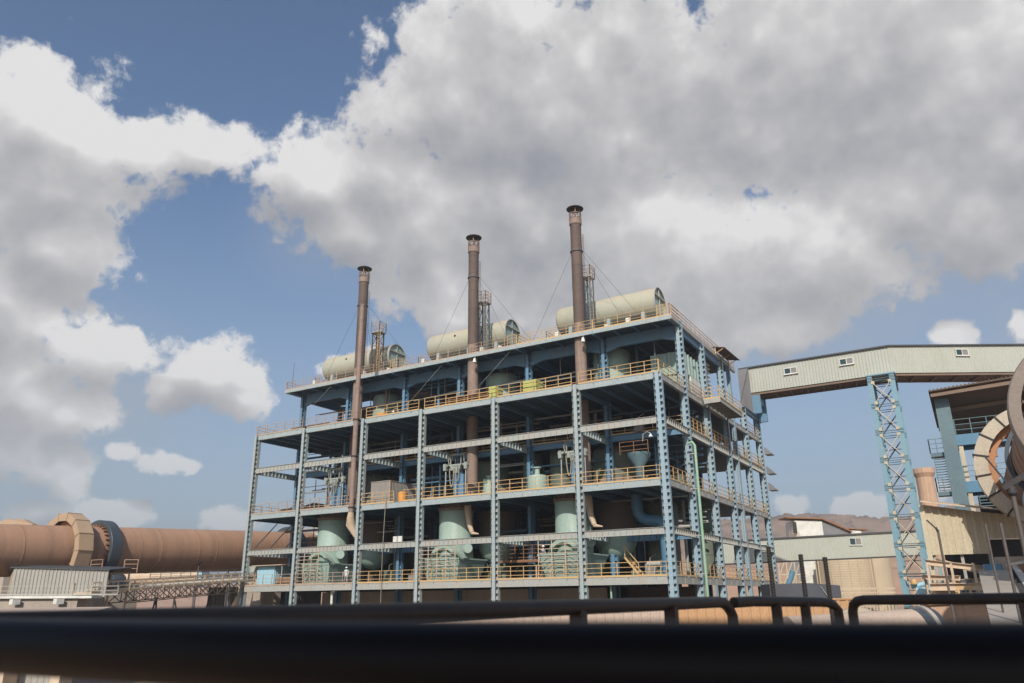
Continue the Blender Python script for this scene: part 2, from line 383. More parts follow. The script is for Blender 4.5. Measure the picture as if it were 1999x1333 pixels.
class MB:
    def __init__(s):
        s.v = []; s.f = []; s.sm = []
    def add(s, vs, fs, smooth=False):
        n = len(s.v)
        s.v += [tuple(p) for p in vs]
        s.f += [tuple(i + n for i in f) for f in fs]
        s.sm += [smooth] * len(fs)
        return s
    def box(s, a, b):
        (x0, y0, z0), (x1, y1, z1) = a, b
        x0, x1 = min(x0, x1), max(x0, x1); y0, y1 = min(y0, y1), max(y0, y1); z0, z1 = min(z0, z1), max(z0, z1)
        vs = [(x0, y0, z0), (x1, y0, z0), (x1, y1, z0), (x0, y1, z0), (x0, y0, z1), (x1, y0, z1), (x1, y1, z1), (x0, y1, z1)]
        return s.add(vs, [(0, 3, 2, 1), (4, 5, 6, 7), (0, 1, 5, 4), (1, 2, 6, 5), (2, 3, 7, 6), (3, 0, 4, 7)])
    def bar(s, p, q, w, h=None, up=(0, 0, 1)):
        """box along p-q: w across, h along 'up'"""
        h = h or w
        p, q = Vector(p), Vector(q)
        d = (q - p).normalized()
        u = Vector(up)
        if abs(d.dot(u)) > 0.98:
            u = Vector((0, 1, 0))
        a = d.cross(u).normalized()
        u = a.cross(d).normalized()
        vs = []
        for c in (p, q):
            for (i, j) in ((-1, -1), (1, -1), (1, 1), (-1, 1)):
                vs.append(c + a * (i * w / 2) + u * (j * h / 2))
        return s.add(vs, [(0, 1, 2, 3), (7, 6, 5, 4), (0, 4, 5, 1), (1, 5, 6, 2), (2, 6, 7, 3), (3, 7, 4, 0)])
    def tube(s, pts, r, n=10, closed=False, caps=True):
        pts = [Vector(p) for p in pts]
        rs = r if isinstance(r, (list, tuple)) else [r] * len(pts)
        rings = []
        m = len(pts)
        prev = None
        for i, p in enumerate(pts):
            if closed:
                d = pts[(i + 1) % m] - pts[i - 1]
            else:
                d = pts[min(i + 1, m - 1)] - pts[max(i - 1, 0)]
            d.normalize()
            if prev is None:
                u = Vector((0, 0, 1)) if abs(d.z) < 0.9 else Vector((1, 0, 0))
            else:
                u = prev
            a = d.cross(u).normalized()
            u = a.cross(d).normalized()
            prev = u
            rings.append([p + a * (math.cos(t) * rs[i]) + u * (math.sin(t) * rs[i]) for t in [2 * math.pi * k / n for k in range(n)]])
        vs = [v for r_ in rings for v in r_]
        fs = []
        L = m if closed else m - 1
        for i in range(L):
            j = (i + 1) % m
            for k in range(n):
                k2 = (k + 1) % n
                fs.append((i * n + k, i * n + k2, j * n + k2, j * n + k))
        s.add(vs, fs, True)
        if caps and not closed:
            b = len(s.v) - len(vs)
            s.f.append(tuple(b + k for k in range(n))[::-1]); s.sm.append(False)
            s.f.append(tuple(b + (m - 1) * n + k for k in range(n))); s.sm.append(False)
        return s
    def lathe(s, prof, c, axis='z', n=32, a0=0.0, a1=360.0, smooth=True):
        """prof = [(radius, height)] turned about an axis through c; sharp profile corners repeat the point"""
        full = abs(a1 - a0) >= 359.9
        cnt = n if full else n + 1
        vs = []
        for (r, h) in prof:
            for k in range(cnt):
                t = R(a0) + R(a1 - a0) * k / n
                x, y = r * math.cos(t), r * math.sin(t)
                if axis == 'z': v = (c[0] + x, c[1] + y, c[2] + h)
                elif axis == 'x': v = (c[0] + h, c[1] + x, c[2] + y)
                else: v = (c[0] + x, c[1] + h, c[2] + y)
                vs.append(v)
        fs = []
        for i in range(len(prof) - 1):
            if prof[i] == prof[i + 1]:
                continue
            for k in range(n):
                k2 = (k + 1) % cnt
                f = (i * cnt + k, i * cnt + k2, (i + 1) * cnt + k2, (i + 1) * cnt + k)
                fs.append(f)
        return s.add(vs, fs, smooth)
    def prism(s, poly, d):
        """poly: 3D points in a plane, d: thickness vector"""
        d = Vector(d)
        a = [Vector(p) for p in poly]
        n = len(a)
        vs = a + [p + d for p in a]
        fs = [tuple(range(n))[::-1], tuple(range(n, 2 * n))]
        for i in range(n):
            j = (i + 1) % n
            fs.append((i, j, n + j, n + i))
        return s.add(vs, fs)
    def corr(s, p0, p1, z0, z1, pitch=0.3, depth=0.05, ztop1=None, zbot1=None):
        """corrugated sheet standing on p0-p1 (xy), from z0 to z1 (optionally sloping to ztop1/zbot1 at p1)"""
        p0, p1 = Vector((p0[0], p0[1])), Vector((p1[0], p1[1]))
        L = (p1 - p0).length
        d = (p1 - p0) / L
        nrm = Vector((d.y, -d.x))
        k = max(2, int(L / pitch))
        zt1 = z1 if ztop1 is None else ztop1
        zb1 = z0 if zbot1 is None else zbot1
        xs = []
        for i in range(k):
            b = i / k
            for (t, o) in ((0, 0), (0.55, 0), (0.68, 1), (0.87, 1)):
                xs.append((b + t / k, o))
        xs.append((1.0, 0))
        vs = []
        for (t, o) in xs:
            q = p0 + d * (t * L) + nrm * (o * depth)
            vs.append((q.x, q.y, z0 + (zb1 - z0) * t))
            vs.append((q.x, q.y, z1 + (zt1 - z1) * t))
        m = len(xs)
        fs = [(2 * i, 2 * i + 2, 2 * i + 3, 2 * i + 1) for i in range(m - 1)]
        # back sheet gives the wall a thickness
        q0, q1 = p0 - nrm * 0.06, p1 - nrm * 0.06
        b = len(vs)
        vs += [(q0.x, q0.y, z0), (q1.x, q1.y, zb1), (q1.x, q1.y, zt1), (q0.x, q0.y, z1)]
        fs.append((b, b + 3, b + 2, b + 1))
        return s.add(vs, fs)
    def build(s, name, m, parent=None, origin=None):
        me = bpy.data.meshes.new(name)
        off = wloc(parent) if parent is not None else (Vector(origin) if origin else Vector((0, 0, 0)))
        me.from_pydata([(x - off.x, y - off.y, z - off.z) for (x, y, z) in s.v], [], s.f)
        me.polygons.foreach_set('use_smooth', s.sm)
        me.update()
        bm = bmesh.new(); bm.from_mesh(me)
        bmesh.ops.recalc_face_normals(bm, faces=bm.faces)
        bm.to_mesh(me); bm.free()
        if any(s.sm):
            me.set_sharp_from_angle(angle=R(38))
        me.materials.append(MATS[m])
        o = bpy.data.objects.new(name, me)
        COL.objects.link(o)
        if parent is not None:
            o.parent = parent
        elif origin:
            o.location = origin
        return o


def thing(name, label, cat, loc=(0, 0, 0), group=None):
    o = bpy.data.objects.new(name, None)
    COL.objects.link(o)
    o.location = loc
    return tag(o, label, cat, group)


def tag(o, label=None, cat=None, group=None, kind=None):
    if label: o['label'] = label
    if cat: o['category'] = cat
    if group: o['group'] = group
    if kind: o['kind'] = kind
    return o


def ibeam(mb, p, q, h, w=0.30, ribs=0.0, t=0.03, z_is_top=True):
    """I girder from p to q (top centre line), flanges w wide, ribs every 'ribs' metres"""
    p, q = Vector(p), Vector(q)
    d = (q - p); L = d.length; d.normalize()
    a = d.cross(Vector((0, 0, 1))).normalized()
    up = Vector((0, 0, 1))
    mb.bar(p - up * t / 2, q - up * t / 2, w, t)
    mb.bar(p - up * (h - t / 2), q - up * (h - t / 2), w, t)
    mb.bar(p - up * h / 2, q - up * h / 2, 0.02, h - 2 * t)
    if ribs:
        k = max(1, int(L / ribs))
        for i in range(1, k):
            c = p + d * (L * i / k) - up * (h / 2)
            mb.bar(c - d * 0.012, c + d * 0.012, w * 0.92, h - 2 * t)
    return mb


RB = random.Random(5)
def rail(mb, p, q, h=1.15, step=1.35, bars=3, post=0.055, bar=0.042, kick=0.14):
    """guard rail along p-q at deck height"""
    p, q = Vector(p), Vector(q)
    L = (q - p).length
    k = max(1, round(L / step))
    for i in range(k + 1):
        c = p.lerp(q, i / k)
        mb.bar(c, c + Vector((0, 0, h)), post)
    for j in range(bars):
        z = Vector((0, 0, h * (j + 1) / bars - bar / 2))
        if L > 5 and j < bars - 1 and RB.random() < 0.25:
            m_ = p.lerp(q, RB.uniform(0.35, 0.65)) + z + Vector((0, 0, RB.uniform(-0.06, 0.03)))
            mb.bar(p + z, m_, bar)
            mb.bar(m_, q + z, bar)
        else:
            mb.bar(p + z, q + z, bar)
    if kick:
        z = Vector((0, 0, kick / 2))
        mb.bar(p + z, q + z, 0.02, kick)
    return mb


# ------------------------------------------------------------------ the setting
g = MB()
N = 60
for (x0, x1, y0, y1) in ((-2600, 2600, -1500, 3500),):
    g.add([(x0, y0, 0), (x1, y0, 0), (x1, y1, 0), (x0, y1, 0)], [(0, 1, 2, 3)])
tag(g.build('ground', 'sand_ground'), 'dusty orange ground of the works yard', kind='structure')
g = MB()
g.add([(-75, -50, 0.004), (40, -50, 0.004), (40, 45, 0.004), (-75, 45, 0.004)], [(0, 1, 2, 3)])
tag(g.build('yard_paving', 'asphalt_ground'), 'dark dusty paving under the plant', kind='structure')

from mathutils import noise as mn
def hills(name, az0, az1, d0, d1, hmax, seed, prof, label):
    mb = MB()
    na, nd = 340, 90
    vs = []
    for j in range(nd + 1):
        t = j / nd
        d = d0 + (d1 - d0) * t
        for i in range(na + 1):
            a = R(az0 + (az1 - az0) * i / na)
            x, y = 21.9 + math.sin(a) * d, -61 + math.cos(a) * d
            adeg = az0 + (az1 - az0) * i / na
            n = mn.fractal(Vector((x / 170, y / 170, seed)), 1.0, 2.0, 6)
            n2 = abs(mn.fractal(Vector((x / 75, y / 75, seed + 9)), 0.8, 2.1, 7))
            ramp = min(1, t / 0.62) ** 1.35
            fall = 1 if t < 0.72 else max(0, 1 - (t - 0.72) / 0.5)
            h = prof(adeg) * ramp * fall * hmax * (1 + 0.22 * n) - n2 * 26 * ramp
            edge = min(1, i / 10, (na - i) / 10)
            vs.append((x, y, max(-2, h * edge) - (3 if t < 0.01 else 0)))
    fs = []
    for j in range(nd):
        for i in range(na):
            k = j * (na + 1) + i
            fs.append((k, k + 1, k + na + 2, k + na + 1))
    mb.add(vs, fs, True)
    tag(mb.build(name, 'hill_rock'), label, kind='structure')
hills('hills', -40, 40, 420, 1150, 88, 3.1, lambda a: 1.0 + 0.08 * math.sin(R(a * 14)) + 0.05 * math.sin(R(a * 33 + 40)), 'bare brown desert hills behind the works')
hills('far_hills', -95, -38, 700, 1600, 62, 8.4, lambda a: 0.75 + 0.25 * math.sin(R(a * 9)), 'low pale hills far to the left')

# ------------------------------------------------------------------ main steel frame
XS = [-49.77, -42.01, -33.27, -25.46, -16.68, -7.89, 0.0]      # left edges of the front flanges
XC = [x + 0.18 for x in XS]
S = 0.37
YR = [0.0, 6.79, 13.59, 20.36, 28.62, 35.18]
YC = [y + 0.37 for y in YR]
Z2, Z3, Z4, Z45, Z5, ZR = 7.0, 10.83, 14.75, 20.08, 23.93, 30.62
B = thing('steel_frame_building', 'open multi-storey blue steel frame building with yellow railings, in the middle of the picture', 'building', (0, 0, 0))

def column_mesh(h, name='column', skip=()):
    mb = MB()
    f, t = 0.17, 0.025
    f2 = 0.18
    mb.box((-f, -S, 0), (f, -S + t, h)); mb.box((-f, S - t, 0), (f, S, h))
    mb.box((-S, -f2, 0), (-S + t, f2, h)); mb.box((S - t, -f2, 0), (S, f2, h))
    mb.box((-0.014, -S + t, 0), (0.014, S - t, h))
    mb.box((-S + t, -0.014, 0), (-0.014, 0.014, h)); mb.box((0.014, -0.014, 0), (S - t, 0.014, h))
    z = 0.35
    a, b = f - 0.004, S - t - 0.002
    a2 = f2 - 0.004
    octo = [(-b, -b), (b, -b), (b, b), (-b, b)]
    while z < h - 0.05:
        mb.prism([(x, y, z) for x, y in octo], (0, 0, 0.02))
        z += 0.55
    return mb
HEIGHTS = {}
def place_column(x, y, h, m='blue_steel'):
    key = (round(h, 2), m)
    if key not in HEIGHTS:
        o = column_mesh(h).build('column', m, B)
        HEIGHTS[key] = o
    else:
        o = HEIGHTS[key].copy(); COL.objects.link(o); o.parent = B
    o.location = (x, y, 0)
    return o
for x in XC:
    place_column(x, YC[0], Z5 + 0.02, 'blue_steel' if x < -5 else 'clean_blue_steel')
for x in XC:
    place_column(x, YC[1], ZR - 0.35 if x < -1 else ZR + 0.12, 'shaded_blue_steel' if x < -1 else 'clean_blue_steel')
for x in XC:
    place_column(x, YC[2], ZR - 0.35 if x < -1 else ZR, 'shaded_blue_steel' if x < -1 else 'clean_blue_steel')
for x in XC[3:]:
    place_column(x, YC[3], ZR - 0.35 if x < -1 else ZR, 'shaded_blue_steel' if x < -1 else 'clean_blue_steel')
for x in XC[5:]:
    place_column(x, YC[4], 26.6, 'shaded_blue_steel' if x < -1 else 'clean_blue_steel')
    place_column(x, YC[5], 26.5, 'shaded_blue_steel' if x < -1 else 'clean_blue_steel')
MB().box((0.30, 23.55, 0), (0.50, 23.58, 30.3)).box((0.12, 23.36, 0), (0.30, 23.77, 30.3)).box((0.50, 23.36, 0), (0.53, 23.77, 30.3)).build('post', 'clean_blue_steel', B)

def xseg(i):
    return XC[i] + S, XC[i + 1] - S
LEV = [(Z2, 0.62, 0), (Z3, 0.56, 0.52), (Z4, 0.56, 0), (Z45, 0.62, 0.55), (Z5, 0.56, 0)]
for li, (z, h, rb) in enumerate(LEV):
    for i in range(6):
        a, b = xseg(i)
        mb = MB()
        if rb:
            ibeam(mb, (a, 0.24, z), (b, 0.24, z), h, 0.20, rb)
        else:
            mb.box((a, 0.14, z - h), (b, 0.17, z - 0.02))
            mb.box((a, 0.17, z - h), (b, 0.42, z - h + 0.03))
            mb.box((a, 0.10, z - 0.02), (b, 0.42, z + 0.01))
            n = max(2, round((b - a) / 2.6))
            for k in range(1, n):
                xx = a + (b - a) * k / n
                mb.box((xx - 0.012, 0.118, z - h + 0.02), (xx + 0.012, 0.14, z - 0.03))
            for k in range(n):      # rail brackets whose shadows tick the beam
                xx = a + (b - a) * (k + 0.62) / n
                mb.box((xx - 0.02, 0.02, z - 0.10), (xx + 0.02, 0.139, z - 0.03))
        mb.build('girder', 'dusty_steel' if rb or z == Z2 else 'blue_steel', B)
    # right face
    for j in range(5):
        a, b = YC[j] + S, YC[j + 1] - S
        mb = MB()
        if rb:
            ibeam(mb, (0.36, a, z), (0.36, b, z), h, 0.34, rb)
        else:
            mb.box((0.36, a, z - h), (0.39, b, z - 0.02)); mb.box((0.14, a, z - h), (0.42, b, z - h + 0.03)); mb.box((0.14, a, z - 0.02), (0.43, b, z + 0.01))
            for k in range(1, 3):
                yy = a + (b - a) * k / 3
                mb.box((0.39, yy - 0.012, z - h + 0.02), (0.412, yy + 0.012, z - 0.03))
                mb.box((0.391, yy + 0.8, z - 0.10), (0.50, yy + 0.84, z - 0.03))
        mb.build('girder', 'dusty_steel', B)
# girders running back from the front columns
for i, x in enumerate(XC[:6]):
    for (z, h, rb) in LEV:
        mb = MB()
        ibeam(mb, (x, YC[0] + S, z - 0.02), (x, YC[1] - S, z - 0.02), h if rb else 0.6, 0.30, rb)
        if z in (Z2, Z4, Z5):
            ibeam(mb, (x, YC[1] + S, z - 0.02), (x, YC[2] - S, z - 0.02), 0.6, 0.30)
        mb.build('cross_girder', 'shaded_blue_steel' if not rb else 'blue_steel', B)
for (z, h, rb) in ((Z3, 0.56, 0.52), (Z45 + 0.25, 0.62, 0)):
    for i in range(6):
        a, b = xseg(i)
        ibeam(MB(), (a, YC[1], z), (b, YC[1], z), h, 0.30, rb).build('inner_girder', 'shaded_blue_steel', B)
# roof edge and roof beams
YF = 4.6
for i in range(6):
    a = XC[i] if i else -50.4
    b = XC[i + 1] if i < 5 else 0.42
    mb = MB().box((a + 0.01, YF, ZR - 0.40), (b - 0.01, YF + 0.03, ZR)).box((a + 0.01, YF + 0.03, ZR - 0.40), (b - 0.01, YF + 0.2, ZR - 0.37))
    mb.build('roof_edge_beam', 'blue_steel', B)
    a, b = xseg(i)
    mb = ibeam(MB(), (a, YC[1], ZR - 0.22), (b, YC[1], ZR - 0.22), 1.15, 0.34)
    for s_ in (0, 1):       # haunches at the columns
        x0 = a if s_ == 0 else b
        sg = 1 if s_ == 0 else -1
        mb.prism([(x0, YC[1] - 0.15, ZR - 1.37), (x0 + sg * 1.3, YC[1] - 0.15, ZR - 1.37), (x0, YC[1] - 0.15, ZR - 1.75)], (0, 0.3, 0))
    mb.build('roof_beam', 'shaded_blue_steel', B)
for i, x in enumerate(XC):
    mb = ibeam(MB(), (x, YF + 0.05, ZR - 0.10), (x, YC[1] - S, ZR - 0.10), 0.42, 0.2)
    ibeam(mb, (x, YC[1] + S, ZR - 0.22), (x, YC[2] - S, ZR - 0.22), 0.9, 0.28)
    ibeam(mb, (x, YC[2] + S, ZR - 0.22), (x, YC[3] - S, ZR - 0.22), 0.9, 0.28)
    mb.build('roof_rafter', 'shaded_blue_steel', B)
mb = MB().box((0.42, YF, ZR - 0.40), (0.45, 26.4, ZR)).box((0.2, YF + .1, ZR - 0.40), (0.42, 26.4, ZR - 0.37))
mb.build('roof_edge_beam', 'dusty_steel', B)
mb = MB().box((-50.43, YF, ZR - 0.40), (-50.40, 14.3, ZR)).box((-50.4, YF + .1, ZR - 0.40), (-50.2, 14.3, ZR - 0.37))
mb.build('roof_edge_beam', 'blue_steel', B)

# decks: slab + joists, one part per bay and level
def deck_bay(i, z, y0, y1, jy0, jy1, x0=None, x1=None, fold=0.0):
    a = (XC[i] - (0.34 if i == 0 else 0)) if x0 is None else x0
    b = (XC[i + 1] + (0.18 if i == 5 else 0)) if x1 is None else x1
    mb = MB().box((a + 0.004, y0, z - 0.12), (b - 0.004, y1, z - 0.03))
    sl = mb.build('floor_slab', 'shaded_deck', B)
    mb = MB()
    n = 4
    for k in range(1, n):
        xx = a + (b - a) * k / n
        ibeam(mb, (xx, jy0, z - 0.122), (xx, jy1, z - 0.122), 0.32, 0.16)
    mb.build('floor_joists', 'shaded_blue_steel', B)
for i in range(6):
    ymax = [13.9, 20.6, 34.9, 34.9, 34.9, 34.9][i]
    for z in (Z2, Z4, Z5):
        deck_bay(i, z, 0.43, ymax, 0.43, min(ymax, 13.0))
    deck_bay(i, Z45 + 0.22, YC[1] + 0.16, ymax, YC[1] + 0.16, min(ymax, 13.0))
for i in range(6):
    a = XC[i] if i else -50.4
    b = XC[i + 1] if i < 5 else 0.42
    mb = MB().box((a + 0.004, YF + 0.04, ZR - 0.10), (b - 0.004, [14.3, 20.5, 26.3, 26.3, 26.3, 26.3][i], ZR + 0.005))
    mb.build('roof_slab', 'shaded_deck', B)
    mb = MB()
    for k in range(1, 4):
        xx = a + (b - a) * k / 4
        ibeam(mb, (xx, YF + 0.1, ZR - 0.12), (xx, 20.0 if i > 1 else 13.5, ZR - 0.12), 0.24, 0.14)
    mb.build('roof_joists', 'shaded_blue_steel', B)
# dark rear cladding inside the frame
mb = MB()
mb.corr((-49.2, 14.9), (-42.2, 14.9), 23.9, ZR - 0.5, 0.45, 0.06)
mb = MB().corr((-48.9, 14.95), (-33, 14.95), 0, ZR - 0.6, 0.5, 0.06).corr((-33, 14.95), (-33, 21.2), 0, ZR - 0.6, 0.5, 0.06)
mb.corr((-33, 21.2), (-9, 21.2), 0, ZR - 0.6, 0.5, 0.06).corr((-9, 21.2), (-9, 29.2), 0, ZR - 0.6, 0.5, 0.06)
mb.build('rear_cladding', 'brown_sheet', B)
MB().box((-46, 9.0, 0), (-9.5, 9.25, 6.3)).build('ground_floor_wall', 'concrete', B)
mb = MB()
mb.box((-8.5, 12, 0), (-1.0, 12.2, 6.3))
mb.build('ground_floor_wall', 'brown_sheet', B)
# horizontal sheeting rails inside
mb = MB()
for z in (16.6, 17.6, 18.6, 21.6, 22.6, 25.4, 27.0):
    mb.bar((-41, 12.9, z), (-8, 12.9, z), 0.06, 0.08)
mb.build('sheeting_rails', 'dusty_steel', B)
# thin diagonal bracing and service pipes on the terrace storey
mb = MB()
for i in (1, 2, 3, 4):
    a, b = xseg(i)
    mb.tube([(a, YC[1] + 1.2, 27.6), (b, YC[1] + 1.2, 27.9)], 0.10, 8)
    for k in (0.35, 0.62):
        xx = a + (b - a) * k
        mb.bar((xx, YC[1] + 1.2, 27.75), (xx, YC[1] + 1.2, ZR - 0.6), 0.05)
mb.build('service_pipe', 'dusty_steel', B)
mb = MB()
for i in (0, 2, 3):
    a, b = xseg(i)
    if i < 4:
        mb.tube([(b - 0.6, YF + 0.3, ZR - 0.5), (a + (b - a) * 0.45, 1.5, Z5 + 0.1)], 0.011, 6)
mb.build('tie_rod', 'dusty_steel', B)
for x in XC[1:6]:
    for z in (Z5, Z4):
        pass

# pipe runs, trays and small boxes inside each bay
rnd = random.Random(11)
for i in range(6):
    a, b = xseg(i)
    for (z0, z1) in ((Z2, Z4), (Z4, Z45), (Z45 + 0.3, Z5), (Z5, ZR - 0.3)):
        ymax = 12.6 if i < 1 else 13.0
        mb = MB()
        for k in range(8 if z0 != Z5 else 3):
            z = z1 - rnd.uniform(0.7, (z1 - z0) * 0.55)
            y = rnd.uniform(7.6 if z0 > Z3 else 5.5, ymax)
            r_ = rnd.choice((0.04, 0.06, 0.09, 0.13))
            if rnd.random() < 0.7:
                mb.tube([(a - 0.2, y, z), (b + 0.2, y, z)], r_, 8)
            else:
                xx = rnd.uniform(a + 0.5, b - 0.5)
                mb.tube([(xx, y, z), (xx, ymax, z)], r_, 8)
        for k in range(5):
            xx = rnd.uniform(a + 0.5, b - 0.5); y = rnd.uniform(7.5, ymax)
            mb.tube([(xx, y, z0), (xx, y, z1 - 0.5)], rnd.choice((0.05, 0.08, 0.16)), 8)
        mb.build('pipework', rnd.choice(('shaded_deck', 'dusty_steel', 'shaded_blue_steel', 'stack_low')), B)
        for k in range(4 if z0 in (Z2, Z4) else 1):
            mb = MB()
            xx = rnd.uniform(a + 0.5, b - 1.5); y = rnd.uniform(6.5, 10.5)
            w_, h_ = rnd.uniform(0.5, 1.3), rnd.uniform(0.5, 1.7)
            mb.box((xx, y, z0), (xx + w_, y + rnd.uniform(0.4, 0.9), z0 + h_))
            mb.box((xx + 0.1, y - 0.04, z0 + h_ * 0.55), (xx + w_ - 0.1, y, z0 + h_ * 0.9))
            mb.tube([(xx + w_ / 2, y + 0.2, z0 + h_), (xx + w_ / 2, y + 0.2, z0 + h_ + 0.5), (xx + w_ / 2 + 0.6, y + 0.2, z0 + h_ + 0.8)], 0.06, 8)
            mb.build('equipment_box', rnd.choice(('shaded_green', 'container_grey', 'rear_brown')), B)

# railings, one part per bay
def rb(p, q, m='yellow_paint', **k):
    rail(MB(), p, q, **k).build('railing', m, B)
for i in range(6):
    a, b = xseg(i)
    for z in (Z2, Z4):
        if i == 2 and z == Z4:
            mb = rail(MB(), (a, 0.16, z), (a + 4.2, 0.16, z)); rail(mb, (a + 5.4, 0.16, z), (b, 0.16, z), step=1.6, bars=2)
            mb.build('railing', 'yellow_paint', B)
        else:
            rb((a, 0.16, z), (b, 0.16, z), 'yellow_paint' if i > 1 else 'faded_rail')
    rb((a if i else -49.4, 0.16, Z5), (b if i < 5 else 0.36, 0.16, Z5), 'yellow_paint' if i > 1 else 'faded_rail')
    rb((a, YC[1] - 0.10, Z45 + 0.26), (b, YC[1] - 0.10, Z45 + 0.26))
    a = XC[i] if i else -50.3
    b = XC[i + 1] if i < 5 else 0.36
    rb((a, YF + 0.1, ZR + 0.01), (b - 0.05, YF + 0.1, ZR + 0.01), 'faded_rail' if i < 4 else 'yellow_paint', h=1.1, bar=0.035, post=0.045)
rb((-50.3, YF + 0.2, ZR + 0.01), (-50.3, 14, ZR + 0.01), 'faded_rail', h=1.1)
rb((-49.8, 0.3, Z5), (-49.8, 6.4, Z5), 'faded_rail'); rb((-49.8, 7.7, Z5), (-49.8, 13.2, Z5), 'faded_rail')
rb((-49.8, 0.7, Z4), (-49.8, 6.4, Z4), 'faded_rail')
rb((0.40, YF + 0.2, ZR + 0.01), (0.40, 13.4, ZR + 0.01), 'faded_rail', h=1.1)
rb((0.40, 13.5, ZR + 0.01), (0.40, 26.2, ZR + 0.01), 'faded_rail', h=1.1)
for j in range(5):
    a, b = YC[j] + S, YC[j + 1] - S
    for z in (Z2, Z4):
        rb((0.36, a, z), (0.36, b, z), step=1.25)
    if j > 0:
        rb((0.36, a, Z45 + 0.2), (0.36, b, Z45 + 0.2), step=1.25)
    if j in (0, 1, 4):
        rb((0.36, a if j else 0.3, Z5), (0.36, b, Z5), 'yellow_paint' if j == 0 else 'faded_rail')
# balcony on the right face, level with the terrace
mb = MB().box((0.55, 12.1, Z5 - 0.12), (2.25, 20.2, Z5 - 0.02))
mb.box((2.2, 12.05, Z5 - 0.45), (2.25, 20.25, Z5)); mb.box((0.6, 12.05, Z5 - 0.45), (2.2, 12.10, Z5)); mb.box((0.6, 20.2, Z5 - 0.45), (2.2, 20.25, Z5))
for k in range(5):
    mb.box((0.6, 13.5 + k * 1.4, Z5 - 0.4), (2.2, 13.6 + k * 1.4, Z5 - 0.121))
bal = mb.build('balcony', 'dusty_steel', B)
mb = rail(MB(), (2.22, 12.1, Z5), (2.22, 20.2, Z5), step=1.3); rail(mb, (0.6, 12.08, Z5), (2.2, 12.08, Z5), step=0.8); rail(mb, (0.6, 20.22, Z5), (2.2, 20.22, Z5), step=0.8)
mb.build('balcony_railing', 'yellow_paint', bal)
# small tin canopy over the roof edge on the right
mb = MB().prism([(0.3, 18.2, ZR + 0.55), (1.6, 18.2, ZR + 0.25), (1.8, 23.6, ZR + 0.15), (0.3, 23.6, ZR + 0.45)], (0, 0, 0.06))
can = mb.build('roof_canopy', 'brown_sheet', B)
for yy in (18.3, 20.9, 23.4):
    MB().bar((0.55, yy, ZR - 0.3), (0.55, yy, ZR + 0.5), 0.09).bar((0.55, yy, ZR - 0.2), (1.4, yy, ZR + 0.2), 0.06).build('canopy_post', 'yellow_paint', can)
# rear canopies seen edge-on beyond the right face
for z in (17.6, 19.6, 22.0):
    MB().prism([(0.62, 35.9, z), (1.5, 35.9, z), (0.62, 35.9, z + 0.95)], (0, 1.6, 0)).build('side_canopy', 'dark_sheet', B)
# projecting sheet canopies on the left face
for (z, y0, y1) in ((15.9, 7.2, 13.0), (16.6, 10.5, 16.0)):
    MB().prism([(-53.2, y0, z), (-50.0, y0, z + 0.5), (-50.0, y1, z + 0.5), (-53.2, y1, z)], (0, 0, 0.07)).build('side_canopy', 'dusty_steel', B)
mb = MB()
for i in range(3):
    mb.bar((-50.2, 2 + i * 2.2, Z4 - 3.5), (-50.2, 5 + i * 2.2, Z4 - 0.6), 0.09)
mb.build('side_brace', 'dusty_steel', B)
# steel stair inside the ground and first bays
mb = MB()
mb.bar((-3.2, 2.0, Z2 + 0.1), (-4.5, 2.0, Z2 + 1.6), 0.06, 0.16); mb.bar((-3.2, 2.9, Z2 + 0.1), (-4.5, 2.9, Z2 + 1.6), 0.06, 0.16)
for k in range(6):
    t = k / 5
    mb.box((-3.2 - 1.3 * t - 0.12, 2.0, Z2 + 0.1 + 1.5 * t), (-3.2 - 1.3 * t + 0.12, 2.9, Z2 + 0.13 + 1.5 * t))
mb.bar((-3.3, 2.0, Z2 + 1.1), (-4.6, 2.0, Z2 + 2.6), 0.06); mb.bar((-3.3, 2.0, Z2 + 0.1), (-3.3, 2.0, Z2 + 1.1), 0.06); mb.bar((-4.5, 2.0, Z2 + 1.6), (-4.5, 2.0, Z2 + 2.6), 0.06)
mb.build('stair_flight', 'yellow_paint', B)
# barred safety cages in front of the hoppers
for (x0, x1) in ((-41.5, -38.4), (-25.1, -20.9), (-11.95, -7.95)):
    mb = MB()
    k = max(2, round((x1 - x0) / 1.15))
    for i in range(k + 1):
        xx = x0 + (x1 - x0) * i / k
        mb.bar((xx, 0.24, Z2 + 0.1), (xx, 0.24, Z3 - 0.6), 0.06)
    for j in range(9):
        z = Z2 + 0.35 + j * 0.36
        mb.bar((x0, 0.24, z), (x1, 0.24, z), 0.045)
    mb.build('safety_cage', 'cream_steel', B)
# perforated splice plates on the front columns
for x in XC:
    pass

